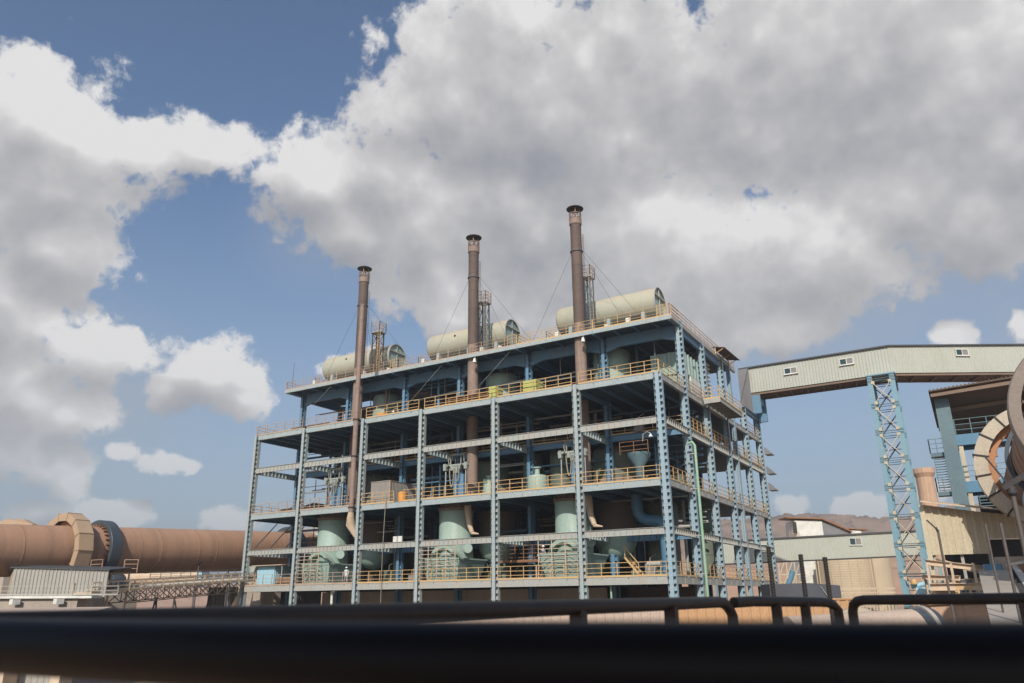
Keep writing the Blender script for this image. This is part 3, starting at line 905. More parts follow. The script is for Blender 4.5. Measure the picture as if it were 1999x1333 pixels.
# ------------------------------------------------------------------ stacks
def chimney(x, label):
    y = 5.6
    t = thing('chimney', label, 'chimney', (x, y, Z4), 'three rusty exhaust chimneys')
    prof = []
    z = Z4; r = 0.585
    while z < 29.9:
        prof += [(r, z), (r, z + 2.1), (r + 0.012, z + 2.1), (r + 0.012, z + 2.14), (r, z + 2.14)]
        z += 2.14
    zl = z
    MB().lathe([(a, b - Z4) for a, b in prof], (x, y, Z4), n=32).build('lower_shaft', 'stack_low', t)
    prof = []
    while z < 43.0:
        zz = min(z + 2.1, 43.0)
        prof += [(r, z), (r, zz), (r + 0.014, zz), (r + 0.014, zz + 0.05), (r, zz + 0.05)]
        z = zz + 0.05
    MB().lathe([(a, b - Z4) for a, b in prof], (x, y, Z4), n=32).build('shaft', 'stack_rust', t)
    mb = MB().lathe([(0.60, 43.1), (0.66, 43.1), (0.66, 43.75), (0.60, 43.75)], (x, y, 0), n=28)
    # openwork crown
    n = 14
    for k in range(n):
        a0, a1 = 2 * math.pi * k / n, 2 * math.pi * (k + 1) / n
        p = lambda a, z: (x + 0.645 * math.cos(a), y + 0.645 * math.sin(a), z)
        mb.bar(p(a0, 43.74), p(a1, 44.38), 0.05, 0.03); mb.bar(p(a1, 43.74), p(a0, 44.38), 0.05, 0.03)
        mb.bar(p(a0, 44.40), p(a1, 44.40), 0.06, 0.05)
        mb.bar(p(a0, 44.06), p(a1, 44.06), 0.04, 0.04)
    mb.build('crown', 'stack_low', t)
    mb = MB()
    for k in range(4):
        a = 0.5 + k * math.pi / 2
        mb.tube([(x + 0.5 * math.cos(a), y + 0.5 * math.sin(a), 43.6), (x + 0.5 * math.cos(a), y + 0.5 * math.sin(a), 45.0)], 0.06, 8)
    mb.build('cap_post', 'stack_low', t)
    MB().lathe([(0.0, 45.45), (0.12, 45.43), (0.9, 45.05), (0.92, 45.0), (0.9, 44.96), (0.0, 45.10)], (x, y, 0), n=28).build('rain_cap', 'cap_dark', t)
    mb = MB()
    mb.lathe([(0.6, 39.9), (0.68, 39.9), (0.68, 40.05), (0.6, 40.05)], (x, y, 0), n=24)
    for (dx, dy, z1) in ((-5.2, -0.6, ZR + 0.1), (-3.2, 7.5, ZR + 0.1), (6.6, 4.0, ZR + 0.1), (5.2, -0.5, ZR + 0.1)):
        q = Vector((x + dx, y + dy, z1)); p = Vector((x + dx * 0.1, y + dy * 0.1, 40.0))
        mb.tube([p, q], 0.016, 5)
    mb.build('guy_wire', 'cable', t)
    mb = MB()
    mb.bar((x + 0.62, y + 0.25, 31), (x + 0.62, y + 0.25, 42), 0.03); mb.bar((x + 0.62, y + 0.5, 31), (x + 0.62, y + 0.5, 42), 0.03)
    zz = 31.2
    while zz < 42:
        mb.bar((x + 0.62, y + 0.25, zz), (x + 0.62, y + 0.5, zz), 0.02); zz += 0.4
    mb.build('ladder', 'stack_rust', t)
    return t
chimney(-39.1, 'leftmost rusty brown chimney, the one with a thinner duct running down its front')
chimney(-22.6, 'middle rusty brown chimney rising between two roof tanks')
chimney(-9.58, 'rightmost and tallest-looking rusty chimney, in front of the right roof tank')

# thinner duct down the outside of the frame by the left chimney
t = thing('exhaust_duct', 'slim brown duct running down the outside of the frame beside the left chimney', 'duct', (-33.2, -0.75, 12))
x, y = -33.62, -0.42
prof = []
z = 14.0
while z < 36.6:
    zz = min(z + 2.6, 36.75)
    prof += [(0.26, z), (0.26, zz), (0.275, zz), (0.275, zz + 0.05), (0.26, zz + 0.05)]
    z = zz + 0.05
prof += [(0.29, z), (0.29, z + 0.12), (0.23, z + 0.12), (0.23, z - 1)]
MB().lathe(prof, (x, y, 0), n=20).build('pipe', 'stack_low', t)
for zz in (Z4 - 0.3, Z5 - 0.2, Z45 - 0.3):
    mb = MB()
    mb.lathe([(0.27, zz), (0.34, zz), (0.34, zz + 0.12), (0.27, zz + 0.12)], (x, y, 0), n=18)
    mb.box((x - 0.25, y + 0.26, zz), (x + 0.25, 0.1, zz + 0.1))
    mb.build('clamp', 'cap_dark', t)
mb = MB().tube([(x, y, 14.1), (x - 0.1, y + 0.1, 13.6), (x - 0.5, y + 0.6, 12.9), (x + 0.1, y + 0.9, 11.6)], [0.26, 0.36, 0.52, 0.25], 16)
mb.build('elbow', 'cream_steel', t)

# ladder towers beside the chimneys
def ladder_tower(x0, x1, ztop, label, m):
    y0, y1 = 7.5, 8.3
    t = thing('ladder_tower', label, 'ladder tower', (x0, y0, ZR), 'ladder towers beside the chimneys')
    mb = MB()
    for xx in (x0, x1):
        for yy in (y0, y1):
            mb.bar((xx, yy, ZR), (xx, yy, ztop), 0.13)
    z = ZR + 0.4
    k = 0
    while z < ztop - 0.6:
        z2 = min(z + 2.1, ztop)
        for yy in (y0, y1):
            mb.bar((x0, yy, z), (x1, yy, z), 0.07)
            mb.bar((x0 if k % 2 else x1, yy, z), (x1 if k % 2 else x0, yy, z2), 0.07)
        for xx in (x0, x1):
            mb.bar((xx, y0, z), (xx, y1, z2), 0.06)
        z = z2; k += 1
    mb.build('lattice_frame', 'rear_brown' if m else 'teal_steel', t)
    MB().box((x0 - 0.15, y0 - 0.25, ztop), (x1 + 0.2, y1 + 0.25, ztop + 0.12)).build('platform', 'dusty_steel', t)
    mb = MB()
    for (p, q) in (((x0 - .1, y0 - .2), (x1 + .15, y0 - .2)), ((x1 + .15, y0 - .2), (x1 + .15, y1 + .2)), ((x0 - .1, y1 + .2), (x1 + .15, y1 + .2))):
        rail(mb, (*p, ztop + 0.12), (*q, ztop + 0.12), h=1.25, step=0.7, kick=0)
    mb.build('railing', 'faded_rail', t)
    mb = MB()
    for xx in (x1 + 0.05, x1 + 0.45):
        mb.bar((xx, y0 - 0.35, ZR), (xx, y0 - 0.35, ztop + 1.1), 0.04)
    z = ZR + 0.2
    while z < ztop:
        mb.bar((x1 + 0.05, y0 - 0.35, z), (x1 + 0.45, y0 - 0.35, z), 0.03)
        z += 0.35
    mb.build('ladder', 'yellow_paint' if m else 'faded_rail', t)
ladder_tower(-39.9 + 1.0, -38.1 + 0.3, 36.9, 'rust-stained ladder tower with a caged top just right of the left chimney', True)
ladder_tower(-23.35 + 0.25, -22.15 - 0.1, 37.6, 'grey lattice ladder tower just right of the middle chimney', False)
ladder_tower(-9.95 + 0.2, -9.1, 37.7, 'narrow lattice ladder tower just right of the right chimney', False)

# ------------------------------------------------------------------ roof tanks
def roof_tank(x0, x1, label):
    yc, zc, r = 11.2, 34.62, 1.66
    t = thing('roof_tank', label, 'tank', ((x0 + x1) / 2, yc, ZR), 'three horizontal tanks on the roof')
    n = 48
    prof = [(0.0, x0 - 0.42), (0.7, x0 - 0.36), (1.25, x0 - 0.2), (1.54, x0 - 0.02), (r, x0 + 0.22)]
    xx = x0 + 0.22
    while xx < x1 - 0.1:
        nx = min(xx + 2.9, x1)
        prof += [(r, nx), (r + 0.012, nx), (r + 0.012, nx + 0.03), (r, nx + 0.03)]
        xx = nx + 0.03
    prof += [(r, x1 + 0.06)]
    MB().lathe([(a, b) for a, b in prof], (0, yc, zc), 'x', n).build('shell', 'green_tank', t)
    MB().lathe([(0.0, x1 - 0.06), (r - 0.02, x1 - 0.06)], (0, yc, zc), 'x', n).build('end_cap', 'green_vessel', t)
    mb = MB().lathe([(r - 0.01, x1 + 0.0), (r + 0.05, x1 + 0.0), (r + 0.05, x1 + 0.12), (r - 0.06, x1 + 0.12)], (0, yc, zc), 'x', n)
    mb.box((x1 - 0.02, yc - 1.54, zc + 0.55), (x1 + 0.14, yc + 1.54, zc + 0.65)); mb.box((x1 - 0.02, yc - 0.04, zc - 1.6), (x1 + 0.08, yc + 0.04, zc + 1.6))
    mb.build('end_rim', 'dusty_steel', t)
    for xx in (x0 + 1.6, (x0 + x1) / 2 + 0.4, x1 - 1.4):
        mb = MB().prism([(xx - 0.2, yc - 1.6, ZR), (xx - 0.2, yc + 1.6, ZR), (xx - 0.2, yc + 1.35, zc - 1.1), (xx - 0.2, yc + 0.6, zc - 1.6), (xx - 0.2, yc - 0.6, zc - 1.6), (xx - 0.2, yc - 1.35, zc - 1.1)], (0.4, 0, 0))
        mb.build('saddle', 'blue_steel', t)
    MB().lathe([(0, -0.02), (0.14, -0.02), (0.14, 0.1), (0, 0.1)], (x0 + 4.2, yc - r * 0.96, zc + 0.55), 'y', 16).build('manhole', 'cap_dark', t)
    mb = MB()
    for yy in (yc - 1.3, yc + 1.3):
        mb.bar((x1 + 0.1, yy, ZR + 2.0), (x1 + 1.5, yy, ZR + 2.0), 0.12); mb.bar((x1 + 0.1, yy, ZR + 0.5), (x1 + 1.4, yy, ZR + 1.95), 0.12)
        mb.bar((x1 + 1.45, yy, ZR), (x1 + 1.45, yy, ZR + 2.0), 0.1)
    mb.box((x1 + 0.1, yc - 1.4, ZR + 2.06), (x1 + 1.5, yc + 1.4, ZR + 2.12))
    mb.build('end_platform', 'dusty_steel', t)
    mb = rail(MB(), (x1 + 1.48, yc - 1.4, ZR + 2.12), (x1 + 1.48, yc + 1.4, ZR + 2.12), step=0.8, kick=0); rail(mb, (x1 + 0.2, yc - 1.4, ZR + 2.12), (x1 + 1.48, yc - 1.4, ZR + 2.12), step=0.7, kick=0)
    mb.build('platform_railing', 'yellow_paint', t)
    mb = MB().box((x0 - 1.5, yc - 1.2, ZR + 1.75), (x0 - 0.3, yc + 0.9, ZR + 1.83))
    mb.bar((x0 - 0.4, yc - 1.1, ZR + 1.0), (x0 - 1.4, yc - 1.1, ZR + 1.75), 0.07)
    for q in ((x0 - 1.4, yc - 1.1), (x0 - 0.4, yc - 1.1)):
        mb.bar((*q, ZR), (*q, ZR + 1.8), 0.09)
    rail(mb, (x0 - 1.48, yc - 1.2, ZR + 1.83), (x0 - 0.35, yc - 1.2, ZR + 1.83), step=0.6, kick=0); rail(mb, (x0 - 1.48, yc - 1.2, ZR + 1.83), (x0 - 1.48, yc + 0.9, ZR + 1.83), step=0.7, kick=0)
    mb.build('access_platform', 'faded_rail', t)
roof_tank(-49.3, -38.0, 'leftmost pale green roof tank, behind the left chimney')
roof_tank(-32.1, -20.9, 'middle pale green roof tank, behind the middle chimney')
roof_tank(-14.3, -2.9, 'rightmost and sandiest roof tank, at the right corner of the roof')
# little valve boxes between the tanks and the roof edge
for i, (x, lab) in enumerate(((-46.6, 'small pale valve box under the left roof tank, left of the chimney'), (-38.6, 'small pale valve box under the right end of the left roof tank'),
                 (-29.6, 'small pale valve box under the left end of the middle roof tank'), (-21.6, 'small pale valve box under the right end of the middle roof tank'),
                 (-12.3, 'small pale valve box under the left end of the right roof tank'), (-4.4, 'small pale valve box under the right end of the right roof tank'))):
    t = thing('valve_box', lab, 'valve box', (x, 6.0, ZR), 'valve boxes along the roof edge')
    MB().box((x - 0.2, 5.7, ZR + 0.3), (x + 0.2, 6.1, ZR + 0.95)).build('housing', 'white_frame', t)
    MB().box((x - 0.15, 5.8, ZR + 0.01), (x + 0.15, 6.0, ZR + 0.3)).build('stand', 'dusty_steel', t)
t = thing('white_slab_panel', 'pale triangular sheet leaning by the middle roof tank', 'sheet panel', (-26, 7, ZR))
t2 = None
for k, (x, lab, grp) in enumerate(((-37.6, 'pale sloping sheet panel beside the left ladder tower', 1), (-21.4, 'pale sloping sheet panel beside the middle ladder tower', 1), (-8.3, 'pale sloping sheet panel beside the right ladder tower', 1))):
    if k == 0:
        bpy.data.objects.remove(t)
    o = MB().prism([(x, 8.9, ZR + 0.02), (x + 2.6, 8.9, ZR + 0.02), (x + 1.4, 8.9, ZR + 0.9), (x + 0.4, 8.9, ZR + 1.9), (x, 8.9, ZR + 2.0)], (0, 0.12, 0)).build('leaning_sheet', 'white_frame', None, (x, 8.9, ZR))
    tag(o, lab, 'sheet panel', 'pale sheet panels by the ladder towers')

# ------------------------------------------------------------------ vessels on the lower floors
def furnace(x, label):
    y, r = 3.95, 1.72
    t = thing('process_vessel', label, 'vessel', (x, y, Z2), 'green vessels on the lowest deck')
    MB().lathe([(r, 8.4), (r, 11.0), (r + 0.01, 11.02), (r, 11.04), (r, 13.72), (r + 0.06, 13.72), (r + 0.06, 13.8), (0, 13.8)], (x, y, 0), n=48).build('shell', 'green_vessel', t)
    mb = MB().lathe([(r - 0.1, 13.8), (r + 0.1, 13.84), (r + 0.14, 14.05), (r - 0.1, 14.15), (r - 0.1, 14.5), (r - 0.4, 14.6), (0, 14.6)], (x, y, 0), n=30)
    for k in range(16):
        a = k * math.pi / 8
        mb.box((x + (r + 0.0) * math.cos(a) - 0.1, y + (r + 0.0) * math.sin(a) - 0.1, 14.05), (x + r * math.cos(a) + 0.1, y + r * math.sin(a) + 0.1, 14.05 + random.uniform(0.1, 0.32)))
    mb.build('top_flange', 'stack_low', t)
    # arched hood round the side outlet (axis towards the front)
    yc0 = y - r - 0.35
    mb = MB()
    n = 22
    for k in range(n):
        a0, a1 = math.pi * (0.03 + 0.94 * k / n), math.pi * (0.03 + 0.94 * (k + 1) / n)
        for (ra, rb_) in ((1.28, 1.62),):
            P0 = [(x - 0.15 + rr * math.cos(a), yc0, 8.85 + rr * math.sin(a)) for (rr, a) in ((ra, a0), (rb_, a0), (rb_, a1), (ra, a1))]
            mb.prism(P0, (0, 1.3, 0))
    mb.build('hood_arch', 'green_vessel', t)
    # hopper: wide above, narrow below
    def frust(x0, x1, y0, y1, z1, u0, u1, v0, v1, z0):
        vs = [(u0, v0, z0), (u1, v0, z0), (u1, v1, z0), (u0, v1, z0), (x0, y0, z1), (x1, y0, z1), (x1, y1, z1), (x0, y1, z1)]
        return vs, [(0, 3, 2, 1), (4, 5, 6, 7), (0, 1, 5, 4), (1, 2, 6, 5), (2, 3, 7, 6), (3, 0, 4, 7)]
    mb = MB()
    vs, fs = frust(x - 2.35, x + 2.35, 1.15, 6.0, 9.0, x - 1.75, x + 1.7, 1.7, 5.4, 7.0)
    mb.add(vs, fs)
    mb.box((x - 2.42, 1.08, 9.0), (x + 2.42, 1.16, 9.14)); mb.box((x + 2.35, 1.08, 9.0), (x + 2.42, 6.0, 9.14)); mb.box((x - 2.42, 1.08, 9.0), (x - 2.35, 6.0, 9.14))
    for k in range(4):
        xx = x - 1.9 + k * 1.25
        mb.bar((xx, 1.12, 8.95), (x - 1.45 + k * 0.98, 1.62, 7.05), 0.06, 0.08)
    hp = mb.build('hopper', 'green_vessel', t)
    mb = MB()
    for k in range(5):
        rr = 0.7 + k * 0.42
        pts = [(x - 0.2 + rr * math.cos(a), 1.02 + (0.10 * (9 - 7) - 0.0), 7.1 + rr * 0.82 * math.sin(a)) for a in [math.pi * j / 14 for j in range(15)]]
        pts = [(p[0], 1.70 - 0.275 * (min(p[2], 9) - 7) - 0.06, min(p[2], 8.98)) for p in pts]
        mb.tube(pts, 0.025, 6)
    mb.build('curved_ribs', 'dusty_steel', hp)
    # round bottomed chamber joined on at the back right
    MB().lathe([(0, -2.0), (0.9, -1.75), (1.6, -1.2), (1.95, -0.4), (2.0, 0.3), (2.0, 0.5), (0, 0.5)], (x + 2.3, y + 4.2, 10.6), n=36).build('rear_chamber', 'green_vessel', t)
    MB().lathe([(1.98, 0.5), (1.98, 3.3), (0, 3.3)], (x + 2.3, y + 4.2, 10.6), n=36).build('rear_casing', 'rear_brown', t)
    mb = MB().tube([(x + 1.5, y - 0.2, 10.1), (x + 2.1, y - 1.0, 10.1)], [0.45, 0.45], 18)
    mb.build('side_port', 'green_vessel', t)
    # bent discharge spout near the top
    if x > -30:
        mb = MB().tube([(x + 2.0, y - 0.9, 14.2), (x + 2.05, y - 0.9, 13.5), (x + 2.2, y - 0.9, 12.4), (x + 2.5, y - 0.9, 11.6)], [0.34, 0.34, 0.28, 0.22], 14)
        mb.tube([(x + 2.45, y - 0.9, 11.55), (x + 3.3, y - 0.9, 11.4)], [0.18, 0.06], 10)
        mb.build('spout', 'cream_steel', t)
furnace(-40.0, 'left green vessel with an arched hood, on the lowest deck under the left chimney')
furnace(-23.4, 'middle green vessel with an arched hood, standing over a ribbed hopper')
furnace(-10.2, 'right green vessel partly hidden behind a column, beside the white-helmeted worker')

def vessel(x, y, r, z0, z1, label, grp, m='green_vessel', skirt=None, bands=2):
    t = thing('storage_vessel', label, 'vessel', (x, y, z0), grp)
    prof = [(0, 0), (r, 0)]
    H = z1 - z0
    for k in range(bands):
        zz = H * (k + 1) / (bands + 1)
        prof += [(r, zz), (r + 0.05, zz), (r + 0.05, zz + 0.1), (r, zz + 0.1)]
    prof += [(r, H - 0.3), (r * 0.9, H), (0, H + 0.12)]
    MB().lathe(prof, (x, y, z0), n=40).build('shell', m, t)
    if skirt:
        MB().lathe([(r + skirt, 0.0), (r + skirt * 0.8, 0.9), (r + 0.15, 1.7), (r, 1.8)], (x, y, z0), n=32).build('skirt', 'stack_low', t)
    MB().lathe([(0.25, H), (0.25, H + 0.7), (0.4, H + 0.7), (0.4, H + 0.8), (0, H + 0.8)], (x, y, z0), n=14).build('nozzle', m, t)
    return t
vessel(-38.4, 10.2, 1.72, Z5, 29.3, 'green cylinder on the terrace floor right of the left chimney', 'green cylinders under the roof')
vessel(-21.7, 10.2, 1.85, Z5, 29.3, 'green cylinder on the terrace floor right of the middle chimney', 'green cylinders under the roof')
vessel(-8.2, 10.2, 1.95, Z5, 29.8, 'green cylinder on the terrace floor right of the right chimney', 'green cylinders under the roof')
vessel(-23.2, 10.4, 2.2, Z4, 19.6, 'dim green drum with a brown skirt behind the middle hoist', 'dim drums inside the fourth floor', 'shaded_green', skirt=0.7)
vessel(-8.6, 10.4, 2.2, Z4, 19.6, 'dim green drum with a brown skirt behind the right hoist', 'dim drums inside the fourth floor', 'shaded_green', skirt=0.7)
vessel(-39.6, 10.8, 2.0, Z4, 19.6, 'dim green drum in the far left floor bay behind the left chimney', 'dim drums inside the fourth floor', 'shaded_green', skirt=0.5)
vessel(-17.6, 9.6, 1.05, Z4, 19.9, 'slim green cylinder left of an inner blue column on the hoist floor', 'slim green cylinders', 'shaded_green')
vessel(-14.2, 9.6, 1.2, Z4, 19.9, 'slim green cylinder right of an inner blue column on the hoist floor', 'slim green cylinders', 'shaded_green')
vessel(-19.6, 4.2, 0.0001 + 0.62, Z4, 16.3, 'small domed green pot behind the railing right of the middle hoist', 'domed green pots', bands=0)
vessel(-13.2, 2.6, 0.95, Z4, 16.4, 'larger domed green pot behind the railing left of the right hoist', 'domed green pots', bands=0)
vessel(-4.0, 10.5, 1.5, Z2, 13.9, 'tall dim green cylinder in the right bay behind the blue duct', 'green cylinders in the right bay', 'shaded_green')
vessel(-6.9, 8.8, 0.45, Z4 - 6, Z4 - 0.4, 'slim pale green pipe column behind the right vessel', 'green cylinders in the right bay', 'shaded_green')
vessel(-2.2, 16.8, 1.7, Z2, 13.8, 'green cylinder seen through the first bay of the right face', 'green cylinders in the right bay', 'shaded_green')
vessel(-2.6, 17.0, 1.6, Z45 + 0.3, 23.4, 'dim drum one floor under the terrace behind the corner column', 'green cylinders in the right bay', 'shaded_green')
t = thing('filter_housing', 'ribbed blue-green filter casing standing on the terrace behind the corner column', 'filter housing', (-1.2, 11.5, Z5))
mb = MB().corr((-3.6, 9.2), (-0.3, 9.2), Z5, 28.4, 0.9, 0.12).corr((-0.3, 9.2), (-0.3, 14.0), Z5, 28.4, 0.9, 0.12)
mb.box((-3.5, 9.3, Z5), (-0.4, 14.0, 28.3)); mb.box((-3.7, 9.0, 26.1), (-0.15, 14.1, 26.25))
mb.build('casing', 'green_vessel', t)
MB().box((-0.05, 8.0, Z5 + 0.05), (0.1, 9.1, 26.4)).box((0.0, 10.0, Z5 + 0.05), (0.12, 13.0, 25.9)).build('white_panel', 'white_frame', t)
t = thing('louvred_cooler', 'pale ribbed cooler stack behind the balcony', 'cooler', (-0.5, 16.5, Z5))
mb = MB()
for k in range(12):
    mb.box((-1.6, 15.2, Z5 + 0.3 + k * 0.45), (-0.3, 18.6, Z5 + 0.36 + k * 0.45))
mb.build('louvres', 'white_frame', t)
MB().box((-2.2, 15.1, Z5), (-0.9, 18.8, 29.6)).build('casing', 'dark_sheet', t)
MB().bar((-0.15, 14.9, Z5), (-0.15, 14.9, 29.8), 0.35, 0.12).build('edge_panel', 'white_frame', t)

# blue ducts in the right hand bay
t = thing('blue_duct', 'fat blue elbow duct hanging under the floor in the right front bay', 'duct', (-4.4, 6.0, Z2))
mb = MB().tube([(-4.75, 6, 14.4), (-4.75, 6, 13.3), (-4.65, 6, 12.7), (-4.3, 6, 12.25), (-3.8, 6, 12.0), (-3.0, 6, 11.95), (-2.5, 6, 11.8), (-2.25, 6, 11.3), (-2.2, 6, 10.6), (-2.2, 6, 7.02)], 0.48, 20)
mb.build('pipe', 'duct_blue', t)
mb = MB()
for z in (14.2, 13.2, 10.3, 8.2):
    mb.lathe([(0.48, z), (0.56, z), (0.56, z + 0.08), (0.48, z + 0.08)], (-4.75 if z > 12 else -2.2, 6, 0), n=20)
mb.build('flange', 'duct_blue', t)
t = thing('blue_cyclone', 'blue funnel-topped cyclone behind the railing in the right front bay', 'cyclone', (-4.4, 6.5, Z4))
MB().lathe([(0.42, 0), (0.42, 2.2), (1.1, 3.2), (1.1, 3.5), (0, 3.5)], (-4.4, 6.5, Z4), n=26).build('body', 'teal_steel', t)
rail(MB(), (-5.8, 5.3, 18.0), (-3.0, 5.3, 18.0), h=1.2, kick=0).build('top_rail', 'rust', t)
t = thing('green_downpipe', 'green vertical drainpipe on the right face of the frame', 'pipe', (1.2, 5.85, 0))
MB().tube([(0.55, 5.85, 18.5), (1.0, 5.85, 18.6), (1.2, 5.85, 18.3), (1.2, 5.85, 0)], 0.13, 14).build('pipe', 'pipe_green', t)
mb = MB()
for z in (7.2, 10.4, 14.4, 17.5):
    mb.box((0.5, 5.76, z), (1.36, 5.94, z + 0.08))
mb.build('clip', 'dusty_steel', t)
t = thing('green_post_pipe', 'thin bright green pipe dropping below the lowest deck in the right front bay', 'pipe', (-5.4, 0.9, 0))
MB().tube([(-5.45, 0.9, 6.4), (-5.45, 0.9, 0)], 0.09, 10).build('pipe', 'pipe_green', t)
for (x, lab) in ((-36.8, 'pale stub pipe below the lowest deck in the second bay from the left'), ):
    t = thing('stub_pipe', lab, 'pipe', (x, 0.9, 0))
    MB().tube([(x, 0.9, 6.4), (x, 0.9, 0)], 0.13, 10).build('pipe', 'white_frame', t)
t = thing('hanging_rope', 'long rope hanging in front of the third bay from the left', 'rope', (-29.3, -0.1, 7))
MB().tube([(-29.3, -0.1, 15.6), (-29.45, -0.12, 10), (-29.4, -0.1, 2.0)], 0.035, 6).build('cord', 'hose', t)
t = thing('switch_panel', 'small white panel on the girder in the third bay from the left', 'panel', (-28.6, 0.9, Z3))
MB().box((-29.0, 0.9, Z3 + 0.02), (-27.9, 1.05, Z3 + 0.62)).build('board', 'white_frame', t)
MB().bar((-28.45, 0.88, Z3 + 0.03), (-28.45, 0.88, Z3 + 0.61), 0.05).build('mullion', 'cable', t)

# ------------------------------------------------------------------ hoists hanging over the fourth floor
def hoist(x, label):
    y = 1.3
    t = thing('manipulator_hoist', label, 'hoist', (x, y, Z4), 'cross-shaped hoists hung from the girders')
    z = 18.0
    mb = MB().tube([(x - 1.3, y, z), (x + 1.3, y, z)], 0.14, 12)
    mb.tube([(x - 0.8, y + 0.5, z), (x - 0.8, y - 0.4, z)], 0.1, 8).tube([(x + 0.8, y + 0.5, z), (x + 0.8, y - 0.4, z)], 0.1, 8)
    mb.build('crossbar', 'hoist_pale', t)
    for sx in (-1, 1):
        mb = MB().box((x + sx * 1.25 - 0.16, y - 0.2, z - 0.45), (x + sx * 1.25 + 0.16, y + 0.2, z + 0.22))
        mb.box((x + sx * 1.25 - 0.24, y - 0.12, z - 0.1), (x + sx * 1.25 + 0.24, y + 0.12, z + 0.1))
        mb.build('end_gearbox', 'hoist_pale', t)
        MB().tube([(x + sx * 1.2, y, z - 0.4), (x + sx * 1.2, y, Z4 + 0.05)], 0.055, 8).build('guide_rod', 'dusty_steel', t)
    mb = MB().box((x - 0.5, y - 0.22, z - 0.5), (x - 0.2, y + 0.22, z - 0.1)).box((x - 0.15, y - 0.25, z - 0.8), (x + 0.35, y + 0.25, z - 0.15)).box((x + 0.4, y - 0.15, z - 0.4), (x + 0.6, y + 0.2, z - 0.05))
    mb.build('centre_head', 'hoist_pale', t)
    mb = MB().box((x - 0.16, y - 0.14, Z4 + 0.02), (x + 0.22, y + 0.16, z - 0.78)).box((x + 0.3, y + 0.1, Z4 + 0.02), (x + 0.85, y + 0.5, z - 0.9))
    mb.build('mast', 'shaded_blue_steel', t)
    mb = MB()
    mb.bar((x - 0.62, y, z + 0.1), (x - 0.62, y, z + 1.05), 0.09); mb.bar((x + 0.62, y, z + 0.1), (x + 0.62, y, z + 1.05), 0.09)
    mb.bar((x - 0.7, y, z + 1.05), (x + 0.95, y, z + 1.05), 0.1, 0.12); mb.bar((x + 0.95, y, z + 1.05), (x + 1.0, y, z + 0.3), 0.08)
    mb.build('yoke_frame', 'hoist_pale', t)
    mb = MB().tube([(x - 0.3, y, z + 1.1), (x, y, Z45 + 0.0), (x + 0.3, y, z + 1.1)], 0.03, 6)
    mb.tube([(x - 0.05, y, Z45 - 0.55), (x - 0.05, y, z)], 0.025, 6)
    mb.build('sling', 'cable', t)
    def loop(x0, x1, z0, dz, yy):
        return [(x0 + (x1 - x0) * k / 12, yy, z0 - dz * math.sin(math.pi * k / 12) ** 0.6) for k in range(13)]
    mb = MB().tube(loop(x - 0.55, x + 0.0, z - 0.3, 1.85, y - 0.3), 0.06, 8).tube(loop(x + 0.15, x + 0.6, z - 0.35, 1.3, y - 0.3), 0.05, 8)
    mb.tube([(x - 0.75, y - 0.1, z + 0.1), (x - 0.85, y - 0.1, z + 0.6), (x - 0.65, y - 0.1, z + 1.05), (x - 0.3, y - 0.1, z + 1.2)], 0.06, 8)
    mb.build('hose', 'hose', t)
hoist(-37.8, 'left cross-shaped hoist with hose loops, beside the slim brown duct')
hoist(-21.7, 'middle cross-shaped hoist with hose loops, in front of the middle chimney')
hoist(-8.75, 'right cross-shaped hoist, partly behind a front column')

# ------------------------------------------------------------------ things standing on the floors
t = thing('container_cabin', 'corrugated grey container behind the railing in the third bay from the left', 'container', (-31, 3, Z4))
x0, x1, y0, y1, z1 = -32.3, -29.75, 1.0, 6.0, 17.1
MB().corr((x0, y0), (x1, y0), Z4, z1, 0.22, 0.04).corr((x1, y0), (x1, y1), Z4, z1, 0.22, 0.04).corr((x1, y1), (x0, y1), Z4, z1, 0.22, 0.04).corr((x0, y1), (x0, y0), Z4, z1, 0.22, 0.04).build('wall', 'container_grey', t)
MB().box((x0 - 0.05, y0 - 0.06, z1), (x1 + 0.06, y1 + 0.05, z1 + 0.08)).build('roof', 'container_grey', t)
MB().box((x1 - 0.04, y0 - 0.07, Z4), (x1 + 0.07, y0 + 0.03, z1)).build('corner_post', 'faded_rail', t)
t = thing('plastic_drum', 'orange lidded bin beside the grey container', 'bin', (-28.3, 1.4, Z4))
MB().lathe([(0.0, 0), (0.42, 0), (0.48, 0.9), (0.5, 0.9), (0.5, 1.0), (0.3, 1.15), (0, 1.18)], (-28.3, 1.3, Z4), n=20).build('body', 'orange_box', t)
for (x, lab, w, wood) in ((-13.6, 'lime green crate behind the terrace railing, right of the middle chimney', 1.45, 0), (-17.5, 'smaller lime green crate at the end of a timber pallet stack', 0.8, 0)):
    t = thing('crate', lab, 'crate', (x, 0.9, Z5), 'lime green crates on the terrace')
    MB().box((x, 0.8, Z5 + 0.12), (x + w, 2.2, Z5 + 1.4)).build('box', 'lime_box', t)
    mb = MB()
    for k in range(3):
        mb.box((x - 0.03, 0.77, Z5 + 0.3 + k * 0.4), (x + w + 0.03, 2.23, Z5 + 0.34 + k * 0.4))
    mb.box((x - 0.02, 0.78, Z5), (x + w + 0.02, 2.22, Z5 + 0.12))
    mb.build('strap', 'wood', t)
t = thing('pallet_stack', 'stack of brown timber pallets on the terrace by the middle chimney', 'pallets', (-20, 1.0, Z5))
mb = MB()
for k in range(5):
    mb.box((-22.6, 0.9, Z5 + k * 0.2 + 0.1), (-17.7, 2.6, Z5 + k * 0.2 + 0.16))
    for j in range(6):
        mb.box((-22.5 + j * 0.93, 0.95, Z5 + k * 0.2), (-22.3 + j * 0.93, 2.5, Z5 + k * 0.2 + 0.1))
mb.build('boards', 'wood', t)
t = thing('sheet_stack', 'rusty sheets propped behind the railing near the right chimney', 'sheets', (-6, 1.5, Z5))
